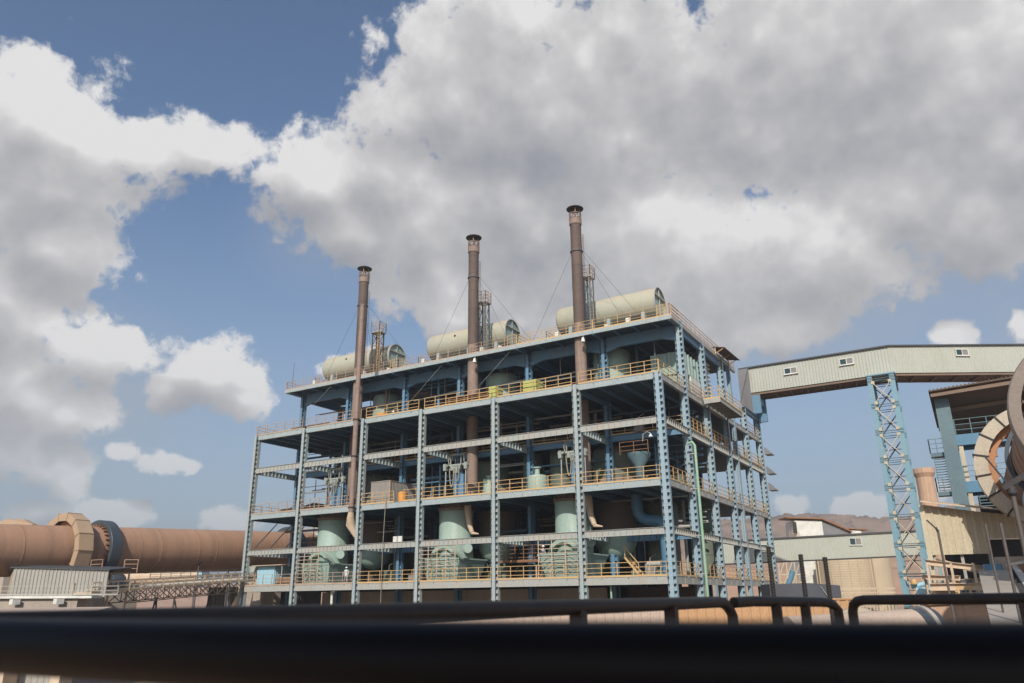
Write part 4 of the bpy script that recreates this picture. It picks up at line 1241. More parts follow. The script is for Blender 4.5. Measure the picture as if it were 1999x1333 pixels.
MB().prism([(-8.7, 1.2, Z5 + 0.5), (-4.2, 1.2, Z5 + 0.35), (-4.4, 4.0, Z5 + 1.0), (-8.9, 4.0, Z5 + 1.25)], (0, 0, 0.1)).build('sheet', 'rust', t)
mb = MB()
for q in ((-8.5, 1.4), (-4.5, 1.4), (-8.5, 3.6), (-4.6, 3.6)):
    mb.bar((*q, Z5), (*q, Z5 + 0.5), 0.1)
mb.build('trestle', 'dusty_steel', t)
t = thing('tin_awning', 'low tin awning standing on the terrace near its left end', 'awning', (-42, 4, Z5))
MB().prism([(-46.6, 2.6, Z5 + 0.95), (-40.6, 2.6, Z5 + 0.95), (-40.6, 6.0, Z5 + 0.75), (-46.6, 6.0, Z5 + 0.75)], (0, 0, 0.06)).build('sheet', 'brown_sheet', t)
mb = MB()
for q in ((-46.4, 2.7), (-43.6, 2.7), (-40.8, 2.7), (-46.4, 5.8), (-40.8, 5.8)):
    mb.bar((*q, Z5), (*q, Z5 + 0.9), 0.08)
mb.build('post', 'dusty_steel', t)
t = thing('motor', 'small orange motor on the terrace right of the slim duct', 'motor', (-31.2, 1.5, Z5))
MB().box((-32.1, 1.1, Z5), (-31.0, 1.8, Z5 + 0.15)).tube([(-32.0, 1.45, Z5 + 0.45), (-31.2, 1.45, Z5 + 0.45)], 0.32, 16).tube([(-31.2, 1.45, Z5 + 0.45), (-30.9, 1.45, Z5 + 0.45)], 0.12, 10).build('casing', 'orange_box', t)
t = thing('site_cabin', 'light blue cabin under a tin roof on the lowest deck at the far left', 'cabin', (-49, 2.5, Z2))
MB().corr((-49.0, 1.6), (-46.3, 1.6), Z2, 9.15, 0.6, 0.02).corr((-46.3, 1.6), (-46.3, 5), Z2, 9.15, 0.25, 0.04).corr((-46.3, 5), (-49.0, 5), Z2, 9.15, 0.3, 0.04).corr((-49, 5), (-49, 1.6), Z2, 9.15, 0.3, 0.04).build('wall', 'cabin_blue', t)
MB().prism([(-49.4, 1.0, 9.15), (-44.6, 1.0, 9.15), (-44.6, 5.4, 9.3), (-49.4, 5.4, 9.3)], (0, 0, 0.07)).build('roof', 'cream_steel', t)
MB().bar((-44.7, 1.2, Z2), (-44.7, 1.2, 9.15), 0.08).bar((-44.7, 5.2, Z2), (-44.7, 5.2, 9.3), 0.08).build('post', 'dusty_steel', t)
t = thing('timber_pile', 'pile of brown boards beside the light blue cabin', 'timber', (-44, 2, Z2))
mb = MB()
for k in range(9):
    mb.box((-45.9 + random.uniform(0, .3), 1.4, Z2 + 0.1 * k), (-43.0 + random.uniform(-.5, 0), 2.6, Z2 + 0.1 * k + 0.085))
mb.build('boards', 'wood', t)
t = thing('pump_set', 'pale pump on a small frame at the right end of the lowest deck', 'pump', (-1.6, 1.2, Z2))
mb = MB().tube([(-2.2, 1.2, Z2 + 1.0), (-1.0, 1.2, Z2 + 1.0)], 0.22, 14)
mb.build('casing', 'dusty_steel', t)
mb = MB()
for k in range(3):
    mb.bar((-2.2 + k * 0.55, 1.2, Z2), (-2.05 + k * 0.5, 1.2, Z2 + 0.8), 0.08)
mb.build('frame', 'dusty_steel', t)
t = thing('inspection_gantry', 'brown cage platform seen in the dim bay left of the worker', 'platform', (-15, 5, Z2))
mb = rail(MB(), (-19.2, 5.2, 8.8), (-14.4, 5.2, 8.8), h=1.5, step=0.9, bars=4)
for xx in (-19.2, -14.4):
    mb.bar((xx, 5.2, Z2), (xx, 5.2, 8.8), 0.1)
mb.box((-19.2, 5.2, 8.7), (-14.4, 6.6, 8.8))
mb.build('frame', 'rust', t)
t = thing('inspection_steps', 'small railed steps on which the worker stands', 'steps', (-12.6, 2.3, Z2))
mb = MB().box((-13.3, 1.9, 8.18), (-11.6, 3.0, 8.26))
for q in ((-13.2, 2.0), (-11.7, 2.0), (-13.2, 2.9), (-11.7, 2.9)):
    mb.bar((*q, Z2), (*q, 8.2), 0.07)
for k in range(4):
    mb.box((-11.6 + k * 0.28, 2.0, 7.9 - k * 0.28), (-11.35 + k * 0.28, 2.9, 7.95 - k * 0.28))
mb.build('frame', 'faded_rail', t)

# lamps
def lamp(name, label, p, arm, grp=None):
    t = thing(name, label, 'lamp', p, grp)
    x, y, z = p
    ax, ay = arm
    pts = [(x - ax, y - ay, z - 0.5), (x - ax * 0.9, y - ay * 0.9, z + 0.1), (x - ax * 0.4, y - ay * 0.4, z + 0.28), (x, y, z + 0.1)]
    MB().tube(pts, 0.035, 8).build('arm', 'dusty_steel', t)
    MB().lathe([(0.05, 0.08), (0.08, 0.0), (0.2, -0.2), (0.18, -0.22), (0, -0.1)], (x, y, z), n=16).build('shade', 'white_frame', t)
lamp('gooseneck_lamp', 'gooseneck lamp on the left side of the right front corner column', (-0.9, 0.5, 18.6), (0.75, 0))
lamp('gooseneck_lamp', 'gooseneck lamp by an inner column on the terrace', (-14.9, 6.4, 26.2), (-0.8, 0))
lamp('gooseneck_lamp', 'gooseneck lamp facing left of the second inner column, terrace floor', (-34.2, 6.4, 26.2), (-0.8, 0))
for (x, lab) in ((-38.0, 'white floodlight under the roof edge right of the left chimney'), (-21.6, 'white floodlight under the roof edge right of the middle chimney'), (-8.7, 'white floodlight under the roof edge right of the right chimney')):
    t = thing('floodlight', lab, 'floodlight', (x, 4.5, ZR - 0.4), 'floodlights under the roof edge')
    MB().bar((x, 4.5, ZR - 0.4), (x, 4.5, ZR - 0.7), 0.05).build('bracket', 'dusty_steel', t)
    MB().lathe([(0.0, 0.5), (0.12, 0.45), (0.2, 0.1), (0.22, 0.0), (0, -0.02)], (x, 4.4, ZR - 1.15), n=14).build('housing', 'white_frame', t)
t = thing('mast_pole', 'thin lightning rod at the left end of the roof', 'pole', (-49.9, 5, ZR))
MB().tube([(-49.6, 5.0, ZR), (-49.6, 5.0, ZR + 3.6)], 0.03, 6).build('rod', 'cable', t)

# ------------------------------------------------------------------ people
def person(loc, heading, label, top='coverall', legs='coverall', helmet=True, scale=1.0, stride=0.12):
    t = thing('person', label, 'person', loc)
    J = {'pel': (0, 0, 0.95), 'wa': (0, 0, 1.08), 'ch': (0, -0.01, 1.32), 'nk': (0, 0, 1.48), 'hd': (0, -0.02, 1.60), 'tp': (0, -0.01, 1.71)}
    V = []; E = []; Rr = []
    idx = {}
    def jv(n, p, r):
        idx[n] = len(V); V.append(Vector(p)); Rr.append(r)
    jv('pel', (0, 0, 0.95), (0.15, 0.11)); jv('wa', (0, 0, 1.10), (0.14, 0.10)); jv('ch', (0, 0, 1.32), (0.17, 0.115)); jv('nk', (0, 0, 1.49), (0.055, 0.055))
    jv('hd', (0, -0.02, 1.60), (0.085, 0.10)); jv('tp', (0, -0.015, 1.70), (0.07, 0.085))
    for s, n in ((-1, 'l'), (1, 'r')):
        jv('sh' + n, (s * 0.19, 0, 1.41), (0.065, 0.065)); jv('el' + n, (s * 0.24, 0.02 - 0.03 * s, 1.14), (0.048, 0.048)); jv('wr' + n, (s * 0.23, -0.13 - 0.04 * s, 0.92), (0.034, 0.034)); jv('ha' + n, (s * 0.22, -0.16 - 0.04 * s, 0.82), (0.035, 0.02))
        jv('hp' + n, (s * 0.09, 0, 0.90), (0.095, 0.095)); jv('kn' + n, (s * 0.10, -0.03 + s * stride * 0.5, 0.50), (0.065, 0.065)); jv('an' + n, (s * 0.10, 0.02 + s * stride, 0.10), (0.045, 0.045)); jv('to' + n, (s * 0.11, -0.14 + s * stride, 0.04), (0.045, 0.035))
    ed = [('pel', 'wa'), ('wa', 'ch'), ('ch', 'nk'), ('nk', 'hd'), ('hd', 'tp')]
    for n in 'lr':
        ed += [('ch', 'sh' + n), ('sh' + n, 'el' + n), ('el' + n, 'wr' + n), ('wr' + n, 'ha' + n), ('pel', 'hp' + n), ('hp' + n, 'kn' + n), ('kn' + n, 'an' + n), ('an' + n, 'to' + n)]
    me = bpy.data.meshes.new('body')
    me.from_pydata(V, [(idx[a], idx[b]) for a, b in ed], [])
    bm = bmesh.new(); bm.from_mesh(me)
    ly = bm.verts.layers.skin.verify()
    bm.verts.ensure_lookup_table()
    for i, vv in enumerate(bm.verts):
        vv[ly].radius = Rr[i]
        vv[ly].use_root = (i == 0)
    bm.to_mesh(me); bm.free()
    o = bpy.data.objects.new('body', me)
    COL.objects.link(o)
    m1 = o.modifiers.new('skin', 'SKIN'); m1.use_smooth_shade = True
    m2 = o.modifiers.new('sub', 'SUBSURF'); m2.levels = 1; m2.render_levels = 1
    dg = bpy.context.evaluated_depsgraph_get()
    me2 = bpy.data.meshes.new_from_object(o.evaluated_get(dg))
    o.modifiers.clear()
    o.data = me2
    for mm in ('skin', top, legs, 'boot'):
        me2.materials.append(MATS[mm])
    for p in me2.polygons:
        c = p.center
        p.use_smooth = True
        p.material_index = 0 if (c.z > 1.49 or (abs(c.x) > 0.17 and c.z < 0.93)) else (1 if c.z > 0.96 else (3 if c.z < 0.11 else 2))
    o.parent = t
    mb = MB()
    for s in (-1, 1):
        for k in range(4):
            xx = s * 0.22 + (k - 1.5) * 0.017
            yy = -0.16 - 0.04 * s
            mb.tube([(xx, yy, 0.80), (xx, yy - 0.012, 0.755), (xx, yy - 0.004, 0.72 + 0.008 * abs(k - 1.5))], [0.009, 0.008, 0.006], 6)
        mb.tube([(s * 0.19, -0.17 - 0.04 * s, 0.84), (s * 0.175, -0.2 - 0.04 * s, 0.79)], [0.01, 0.008], 6)
    # face: nose, ears
    mb.tube([(0, -0.115, 1.63), (0, -0.138, 1.595), (0, -0.112, 1.588)], [0.008, 0.016, 0.012], 6)
    for s in (-1, 1):
        mb.tube([(s * 0.085, -0.01, 1.58), (s * 0.095, -0.005, 1.63)], 0.014, 6)
    loc0 = t.location.copy(); t.location = (0, 0, 0)
    mb.build('hands_and_face', 'skin', t)
    if helmet:
        MB().lathe([(0.0, 0.125), (0.06, 0.118), (0.105, 0.085), (0.128, 0.03), (0.132, 0.0), (0.155, -0.012), (0.15, -0.02), (0.12, -0.01)], (0, -0.015, 1.665), n=20).box((-0.06, -0.2, 1.645), (0.06, -0.13, 1.657)).build('helmet', 'helmet_white', t)
    else:
        MB().lathe([(0.0, 0.1), (0.06, 0.09), (0.095, 0.05), (0.1, -0.01), (0.09, -0.04)], (0, 0.005, 1.65), n=16).build('hair', 'boot', t)
    t.location = loc0
    t.rotation_euler = (0, 0, heading)
    t.scale = (scale,) * 3
    return t
person((-12.62, 2.35, 8.26), R(75), 'worker in grey coverall and white helmet on the lowest deck, seen side-on', scale=0.97)
person((-41.15, 4.5, Z5), R(-30), 'person in white clothing behind the terrace railing near the left inner column', helmet=False, scale=1.0)
person((-35.0, 0.9, Z2), R(30), 'person in pale work clothes at the lowest deck railing, left of the third front column', scale=0.95)

# ------------------------------------------------------------------ conveyor gallery
t = thing('conveyor_gallery', 'long corrugated conveyor gallery high on the right, kinked above the lattice tower', 'gallery', (0, 33, 29.2))
zb, zt = 29.22, 32.35
A0, A1, A2 = (-0.5, 32.95), (16.45, 32.75), (34.0, 44.9)
W = 3.3
d2 = (Vector(A2) - Vector(A1)).normalized(); n2 = Vector((-d2.y, d2.x))
K1 = (A1[0] - 0.55 * 1.2, A1[1] + W)          # back side kink
A2b = (A2[0] + n2.x * W, A2[1] + n2.y * W)
MB().corr(A0, A1, zb, zt, 0.34, 0.045).build('wall', 'cladding', t)
MB().corr(A1, A2, zb, zt + 0.02, 0.34, 0.045, ztop1=zt + 0.45, zbot1=zb + 0.4).build('wall', 'cladding', t)
MB().corr(A2b, K1, zb + 0.3, zt + 0.45, 0.34, 0.045, ztop1=zt, zbot1=zb).corr(K1, (A0[0], A0[1] + W), zb, zt, 0.34, 0.045).build('wall', 'cladding', t)
mb = MB()
mb.prism([(A0[0] - 0.2, A0[1] - 0.25, zt), (A1[0], A1[1] - 0.28, zt), (A2[0], A2[1] - 0.28, zt + 0.45), (A2b[0], A2b[1], zt + 0.5), (K1[0], K1[1] + 0.2, zt + 0.05), (A0[0] - 0.2, A0[1] + W + 0.2, zt + 0.05)], (0, 0, 0.17))
mb.build('roof', 'roof_edge', t)
mb = MB()
mb.prism([(A0[0], A0[1] + 0.1, zb - 0.06), (A1[0], A1[1] + 0.1, zb - 0.06), (K1[0], K1[1], zb - 0.06), (A0[0], A0[1] + W, zb - 0.06)], (0, 0, 0.05))
mb.prism([(A1[0], A1[1] + 0.1, zb - 0.06), (A2[0], A2[1] + 0.1, zb + 0.34), (A2b[0], A2b[1], zb + 0.34), (K1[0], K1[1], zb - 0.06)], (0, 0, 0.05))
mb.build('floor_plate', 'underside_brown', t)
mb = MB()
def under(P, Q, Pb, Qb, z0, z1, n):
    for k in range(n + 1):
        u = k / n
        a = Vector((P[0] + (Q[0] - P[0]) * u, P[1] + (Q[1] - P[1]) * u, z0 + (z1 - z0) * u - 0.16))
        b = Vector((Pb[0] + (Qb[0] - Pb[0]) * u, Pb[1] + (Qb[1] - Pb[1]) * u, z0 + (z1 - z0) * u - 0.16))
        mb.bar(a, b, 0.16, 0.2)
        if k < n:
            v = (k + 1) / n
            a2 = Vector((P[0] + (Q[0] - P[0]) * v, P[1] + (Q[1] - P[1]) * v, z0 + (z1 - z0) * v - 0.14))
            b2 = Vector((Pb[0] + (Qb[0] - Pb[0]) * v, Pb[1] + (Qb[1] - Pb[1]) * v, z0 + (z1 - z0) * v - 0.14))
            mb.bar(a, b2, 0.07, 0.07); mb.bar(b + Vector((0, 0, -0.08)), a2 + Vector((0, 0, -0.08)), 0.07, 0.07)
    mb.bar((P[0], P[1], z0 - 0.14), (Q[0], Q[1], z1 - 0.14), 0.14, 0.2); mb.bar((Pb[0], Pb[1], z0 - 0.14), (Qb[0], Qb[1], z1 - 0.14), 0.14, 0.2)
under((A0[0], A0[1] + 0.12), (A1[0], A1[1] + 0.12), (A0[0], A0[1] + W - 0.1), (K1[0], K1[1] - 0.1), zb - 0.06, zb - 0.06, 9)
under((A1[0], A1[1] + 0.12), (A2[0], A2[1] + 0.12), (K1[0], K1[1] - 0.1), (A2b[0], A2b[1] - 0.1), zb - 0.06, zb + 0.34, 8)
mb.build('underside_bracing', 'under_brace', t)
def window(parent, P, Q, u, zc, w=1.55, h=0.8, nrm=None):
    P, Q = Vector((*P, 0)), Vector((*Q, 0))
    d = (Q - P).normalized(); n = Vector((d.y, -d.x, 0))
    c = P + d * u + n * 0.06; c.z = zc
    mb = MB()
    up = Vector((0, 0, 1))
    for (a, b) in ((-w / 2, -w / 2 + 0.09), (w / 2 - 0.09, w / 2), (-0.04, 0.04)):
        mb.bar(c + d * ((a + b) / 2) - up * h / 2 + n * 0.02, c + d * ((a + b) / 2) + up * h / 2 + n * 0.02, 0.09, b - a, up=d)
    for s_ in (-1, 1):
        mb.bar(c - d * w / 2 + up * (s_ * (h / 2 - 0.04)) + n * 0.025, c + d * w / 2 + up * (s_ * (h / 2 - 0.04)) + n * 0.025, 0.1, 0.08)
    mb.bar(c - d * (w / 2 + 0.08) - up * (h / 2 + 0.04) + n * 0.06, c + d * (w / 2 + 0.08) - up * (h / 2 + 0.04) + n * 0.06, 0.2, 0.05)
    f = mb.build('window', 'white_frame', parent)
    MB().bar(c - d * (w / 4), c - d * (w / 4) + up * 0.001, 0.001, 0.001)
    MB().prism([c - d * (w / 2 - 0.05) - up * (h / 2 - 0.05), c - d * 0.02 - up * (h / 2 - 0.05), c - d * 0.02 + up * (h / 2 - 0.05), c - d * (w / 2 - 0.05) + up * (h / 2 - 0.05)], n * 0.02).build('pane', 'glass_dark', f)
    MB().prism([c + d * 0.02 - up * (h / 2 - 0.05), c + d * (w / 2 - 0.05) - up * (h / 2 - 0.05), c + d * (w / 2 - 0.05) + up * (h / 2 - 0.05), c + d * 0.02 + up * (h / 2 - 0.05)], n * 0.012).build('pane', 'glass_pale', f)
    return f
window(t, A0, A1, 6.0, 31.25)
window(t, A0, A1, 12.35, 31.35)
window(t, A1, A2, 8.7, 31.75)
t = thing('sheet_enclosure', 'dark grey sheet wall where the gallery meets the steel frame', 'enclosure', (0.3, 30, 26.6))
MB().corr((0.55, 27.2), (0.55, 32.6), 26.6, 26.9, 0.3, 0.04, ztop1=32.3).build('wall', 'dark_sheet', t)
MB().corr((0.50, 32.65), (-0.8, 32.65), 28.2, 32.3, 0.3, 0.04).build('side_wall', 'dark_sheet', t)
t = thing('gallery_bearer', 'blue end frame carrying the gallery on the rear columns', 'bearer', (0.4, 33, 26.5))
mb = ibeam(MB(), (0.4, 28.9, 26.62), (0.4, 36.5, 26.62), 0.0 + 0.6, 0.4)
mb.box((0.2, 33.0, 26.6), (1.5, 33.4, 29.0)).box((0.2, 35.6, 26.0), (1.5, 36.0, 29.0)).box((0.2, 33.4, 27.8), (1.4, 35.6, 28.6))
mb.build('frame', 'shaded_blue_steel', t)

# lattice tower under the gallery
t = thing('lattice_tower', 'tall light blue lattice tower carrying the kink of the conveyor gallery', 'tower', (15.2, 33.5, 0))
tx0, tx1, ty0, ty1 = 14.05, 16.35, 32.1, 35.3
top = 29.0
for (xx, yy) in ((tx0, ty0), (tx1, ty0), (tx0, ty1), (tx1, ty1)):
    mb = MB().box((xx - 0.26, yy - 0.2, 0), (xx + 0.26, yy - 0.17, top)).box((xx - 0.26, yy + 0.17, 0), (xx + 0.26, yy + 0.2, top)).box((xx - 0.02, yy - 0.17, 0), (xx + 0.02, yy + 0.17, top))
    mb.build('leg', 'trestle_blue', t)
ph = 3.03
panels = [top - 0.4 - ph * k for k in range(10)]
for k, z in enumerate(panels):
    mb = MB()
    for yy in (ty0, ty1):
        for dz in (-0.20, 0.05):
            mb.bar((tx0 + 0.26, yy - 0.1, z + dz), (tx1 - 0.26, yy - 0.1, z + dz), 0.1, 0.06)
        for xx in (tx0, tx1):
            for dz in (-0.35, -0.2, 0.0, 0.15):
                mb.box((xx - 0.30, yy - 0.24, z + dz), (xx + 0.30, yy - 0.19, z + dz + 0.045))
    for xx in (tx0, tx1):
        mb.bar((xx, ty0 + 0.2, z - 0.05), (xx, ty1 - 0.2, z - 0.05), 0.1, 0.16)
    mb.build('strut', 'strut_dark', t)
    if z - ph > -0.5:
        mb = MB()
        for (ya, xa, yb, xb) in ((ty0, tx0, ty0, tx1), (ty1, tx0, ty1, tx1), (ty0, tx0, ty1, tx0), (ty0, tx1, ty1, tx1)):
            z1, z0 = z - 0.4, z - ph + 0.25
            oy = -0.22 if ya == yb == ty0 else 0.0
            mb.bar((xa + (0.2 if xa != xb else 0), ya + oy, z1), (xb - (0.2 if xa != xb else 0), yb + oy, z0), 0.12, 0.08)
            mb.bar((xa + (0.2 if xa != xb else 0), ya + oy + 0.06, z0), (xb - (0.2 if xa != xb else 0), yb + oy + 0.06, z1), 0.10, 0.08)
        for zz in (z1, z0):
            for xx in (tx0 + 0.28, tx1 - 0.28):
                mb.box((xx - 0.17, ty0 - 0.27, zz - 0.16), (xx + 0.17, ty0 - 0.24, zz + 0.16))
        mb.build('diagonal_brace', 'brace_sand', t)
        mc = MB()
        for s_ in (0, 1):
            mc.bar((tx0 + 0.2, ty1 - 0.25, z1 if s_ else z0), (tx1 - 0.2, ty1 - 0.25, z0 if s_ else z1), 0.12, 0.08)
        mc.bar((tx0 + 0.2, ty1 - 0.2, (z0 + z1) / 2), (tx1 - 0.2, ty1 - 0.2, (z0 + z1) / 2), 0.10, 0.08)
        mc.build('rear_brace', 'strut_dark', t)
MB().box((tx0 - 0.4, ty0 - 0.3, top), (tx1 + 0.4, ty1 + 0.3, top + 0.14)).build('cap_frame', 'trestle_blue', t)

# lower, farther gallery
t = thing('lower_gallery', 'long pale gallery low in the background between the frame and the lattice tower', 'gallery', (0, 70, 11))
P0, P1 = (-16.5, 60.2), (16.5, 79.1)
MB().corr(P0, P1, 10.1, 13.3, 0.36, 0.045, ztop1=14.85, zbot1=11.35).build('wall', 'cladding', t)
dd = (Vector(P1) - Vector(P0)).normalized(); nn = Vector((-dd.y, dd.x)) * 3.2
MB().prism([(P0[0], P0[1] - 0.3, 13.3), (P1[0], P1[1] - 0.3, 14.85), (P1[0] + nn.x, P1[1] + nn.y, 14.9), (P0[0] + nn.x, P0[1] + nn.y, 13.35)], (0, 0, 0.22)).build('roof', 'roof_edge', t)
MB().prism([(P0[0], P0[1] - 0.1, 9.95), (P1[0], P1[1] - 0.1, 11.2), (P1[0] + nn.x, P1[1] + nn.y, 11.2), (P0[0] + nn.x, P0[1] + nn.y, 9.95)], (0, 0, 0.13)).build('floor_plate', 'roof_edge', t)
window(t, P0, P1, 24.6, 13.3, 1.9, 1.1); window(t, P0, P1, 10.8, 12.5, 1.9, 1.1)
for u in (2, 37):
    q = Vector(P0) + dd * u
    MB().bar((q.x, q.y + 1, 0), (q.x, q.y + 1, 10.2), 0.35).build('support_post', 'trestle_blue', t)

# shed-roofed head house on the far side, silos, tower
t = thing('head_house', 'whitewashed building with a sloping overhanging roof above the lower gallery', 'building', (-4, 102, 0))
MB().prism([(-9.0, 99.0, 0), (-4.4, 101.7, 0), (-4.4, 101.7, 19.2), (-9.0, 99.0, 19.4)], (-3, 5.5, 0)).build('wall', 'white_frame', t)
MB().prism([(-4.38, 101.8, 0), (0.4, 104.6, 0), (0.4, 104.6, 16.7), (-2.1, 103.1, 18.2), (-4.38, 101.8, 19.1)], (-2.6, 5, 0)).build('side_wing', 'dark_sheet', t)
mb = MB().prism([(-10.2, 97.6, 19.75), (-4.1, 101.2, 19.45), (-6.6, 105.5, 19.5), (-12.7, 102, 19.8)], (0, 0, 0.25))
mb.prism([(-4.1, 101.2, 19.4), (-2.0, 102.4, 18.5), (0.6, 104.0, 16.9), (-1.8, 108.2, 16.9), (-4.4, 106.6, 18.5), (-6.6, 105.4, 19.4)], (0, 0, 0.22))
mb.build('roof', 'rust', t)
MB().box((-9.3, 98.3, 16.9), (-8.7, 98.9, 19.0)).build('opening', 'cap_dark', t)
rail(MB(), (-10.0, 97.9, 15.9), (-8.4, 98.8, 15.9), h=1.4, step=0.7).build('balcony_rail', 'yellow_paint', t)
t = thing('small_shed_roof', 'small white hut with an overhanging tin roof right of the whitewashed building', 'hut', (5, 110, 0))
MB().prism([(-1.6, 110.2, 0), (1.2, 111.9, 0), (1.2, 111.9, 17.7), (-1.6, 110.2, 17.9)], (-2, 3.6, 0)).build('wall', 'white_frame', t)
MB().prism([(-2.2, 109.5, 18.15), (2.4, 112.2, 17.8), (1.0, 115, 17.8), (-3.8, 112.2, 18.1)], (0, 0, 0.2)).build('roof', 'rust', t)
t = thing('ribbed_silo', 'broad sand-coloured ribbed silo below the lower gallery', 'silo', (-0.5, 98, 0))
mb = MB()
n = 64
prof = []
for k in range(28):
    prof += [(4.9, k * 0.42), (4.96, k * 0.42 + 0.3), (4.9, k * 0.42 + 0.36)]
mb.lathe(prof + [(0, 12.0)], (-0.9, 97.8, 0), n=n)
for k in range(20):
    a = 2 * math.pi * k / 20
    mb.box((-0.9 + 5.0 * math.cos(a) - 0.09, 97.8 + 5.0 * math.sin(a) - 0.09, 0), (-0.9 + 5.0 * math.cos(a) + 0.09, 97.8 + 5.0 * math.sin(a) + 0.09, 11.8))
mb.build('wall', 'sand_concrete', t)
t = thing('second_silo', 'second sand-coloured silo just right of the broad ribbed one', 'silo', (3.5, 104, 0))
MB().lathe([(4.0, 0), (4.0, 12.2), (0, 12.4)], (2.6, 102.5, 0), n=40).build('wall', 'sand_concrete', t)
t = thing('machinery_tower', 'tangled orange and blue machinery frame left of the ribbed silo', 'machinery', (-9, 90, 0))
mb = MB()
for k in range(4):
    for j in range(4):
        mb.bar((-10.6 + 1.25 * k, 88 + 0.7 * k, 3.0 * j), (-10.6 + 1.25 * k, 88 + 0.7 * k, 3.0 * j + 3), 0.22)
        if k < 3:
            mb.bar((-10.6 + 1.25 * k, 88 + 0.7 * k, 3.0 * j), (-9.35 + 1.25 * k, 88.7 + 0.7 * k, 3.0 * j + 3), 0.16)
            mb.bar((-10.6 + 1.25 * k, 88 + 0.7 * k, 3.0 * j + 3), (-9.35 + 1.25 * k, 88.7 + 0.7 * k, 3.0 * j + 3), 0.2)
mb.build('frame', 'brace_sand', t)
MB().tube([(-10, 88.6, 6), (-8.5, 89.2, 9.6)], 0.5, 12).tube([(-7.6, 89.6, 5.6), (-9.6, 88.8, 7.4)], 0.4, 12).build('chute', 'duct_blue', t)
rail(MB(), (-10.6, 88, 7.6), (-6.8, 90.1, 7.6), step=0.8).build('railing', 'yellow_paint', t)
t = thing('concrete_stack', 'stained tan concrete chimney with a flared top, right of the lattice tower', 'chimney', (15.4, 88, 0))
MB().lathe([(1.75, 0), (1.55, 14), (1.36, 24.3), (1.36, 24.3), (1.75, 25.0), (1.75, 25.8), (1.2, 25.8), (1.2, 24)], (15.3, 88.2, 0), n=16, smooth=False).build('shaft', 'tan_concrete', t)

# dark trailer body and low sand-coloured walls in front of the frame
t = thing('trailer', 'dark tarpaulined trailer behind the handrail, right of the steel frame', 'trailer', (9, 7, 0))
a = Vector((6.4, 5.8)); b = Vector((11.35, 8.7)); d = (b - a).normalized(); n = Vector((-d.y, d.x)) * 2.4
MB().prism([(a.x, a.y, 1.2), (b.x, b.y, 1.2), (b.x, b.y, 6.15), (b.x - d.x * 2.4, b.y - d.y * 2.4, 6.35), (a.x, a.y, 6.3)], (n.x, n.y, 0)).build('tarpaulin', 'trailer_dark', t)
MB().bar((b.x - 1.6 * d.x, b.y - 1.6 * d.y - 0.12, 6.1), (b.x - 0.9 * d.x, b.y - .9 * d.y - 0.12, 5.0), 0.12, 0.02).build('strap', 'white_frame', t)
mb = MB()
for u in (0.9, 1.9, 4.4):
    c = a + d * u
    mb.tube([(c.x, c.y, 0.5), (c.x + n.x * 0.98, c.y + n.y * 0.98, 0.5)], 0.5, 18)
mb.build('wheel', 'cap_dark', t)
def lowwall(p, q, z, m, label, zq=None):
    t = thing('boundary_wall', label, 'wall', (p[0], p[1], 0))
    MB().corr(p, q, 0, z, 0.55, 0.05, ztop1=zq).build('sheeting', m, t)
    zq = z if zq is None else zq
    MB().bar((p[0], p[1], z + 0.05), (q[0], q[1], zq + 0.05), 0.18, 0.1).build('coping', m, t)
lowwall((-15.0, -22.9), (4.3, -12.5), 4.45, 'pink_wall', 'pinkish sheet wall seen between the two handrails, left part', 5.12)
lowwall((4.4, -12.45), (14.6, -6.6), 5.12, 'ochre_wall', 'ochre sheet wall seen between the handrail posts, right part', 5.12)
t = thing('low_shed', 'long flat sand-coloured roof just above the handrail at the far left', 'shed', (-38, -34, 0))
MB().prism([(-48, -41, 4.6), (-29.4, -30, 4.6), (-31.5, -26.6, 5.02), (-50, -37, 5.0)], (0, 0, 0.12)).build('roof', 'pink_wall', t)
MB().corr((-47.8, -40.7), (-29.7, -29.9), 0, 4.55, 0.4, 0.05).build('wall', 'grey_cladding', t)
mb = MB()
for k in range(7):
    u = k / 6
    x, y = -47.8 + 18 * u, -41.1 + 10.8 * u
    mb.prism([(x, y, 0), (x + 0.5, y + 0.3, 0), (x + 0.5, y + 0.3, 4.4), (x, y, 4.4)], (0.8, -1.3, -0.0))
mb.build('buttress', 'cream_steel', t)

# ------------------------------------------------------------------ kilns
def kiln_z(y, z0=11.10, k=0.043):
    return z0 + k * y
def kiln(name, label, X, y0, y1, zfun, r=2.4):
    t = thing(name, label, 'kiln', (X, y0, 0), 'rotary kilns')
    pts = []
    n = 56
    mb = MB()
    ys = []
    y = y0
    while y < y1:
        ys += [(y, r), (min(y + 2.35, y1), r), (min(y + 2.35, y1), r + 0.012), (min(y + 2.40, y1), r + 0.012)]
        y += 2.4
    vs = []
    for (yy, rr) in ys:
        for k in range(n):
            a = 2 * math.pi * k / n
            vs.append((X + rr * math.cos(a), yy, zfun(yy) + rr * math.sin(a)))
    fs = []
    for i in range(len(ys) - 1):
        for k in range(n):
            fs.append((i * n + k, i * n + (k + 1) % n, (i + 1) * n + (k + 1) % n, (i + 1) * n + k))
    mb.add(vs, fs, True)
    mb.f.append(tuple(range(n))); mb.sm.append(False)
    mb.f.append(tuple((len(ys) - 1) * n + k for k in range(n))); mb.sm.append(False)
    mb.build('shell', 'kiln_shell', t)
    mb = MB()
    y = y0 + 2.4
    while y < y1:
        mb.lathe([(r + 0.005, -0.05), (r + 0.022, -0.04), (r + 0.022, 0.04), (r + 0.005, 0.05)], (X, y, zfun(y)), 'y', n)
        y += 2.4 * random.choice((1, 1, 2))
    mb.build('seam_bands', 'seam_brown', t)
    return t
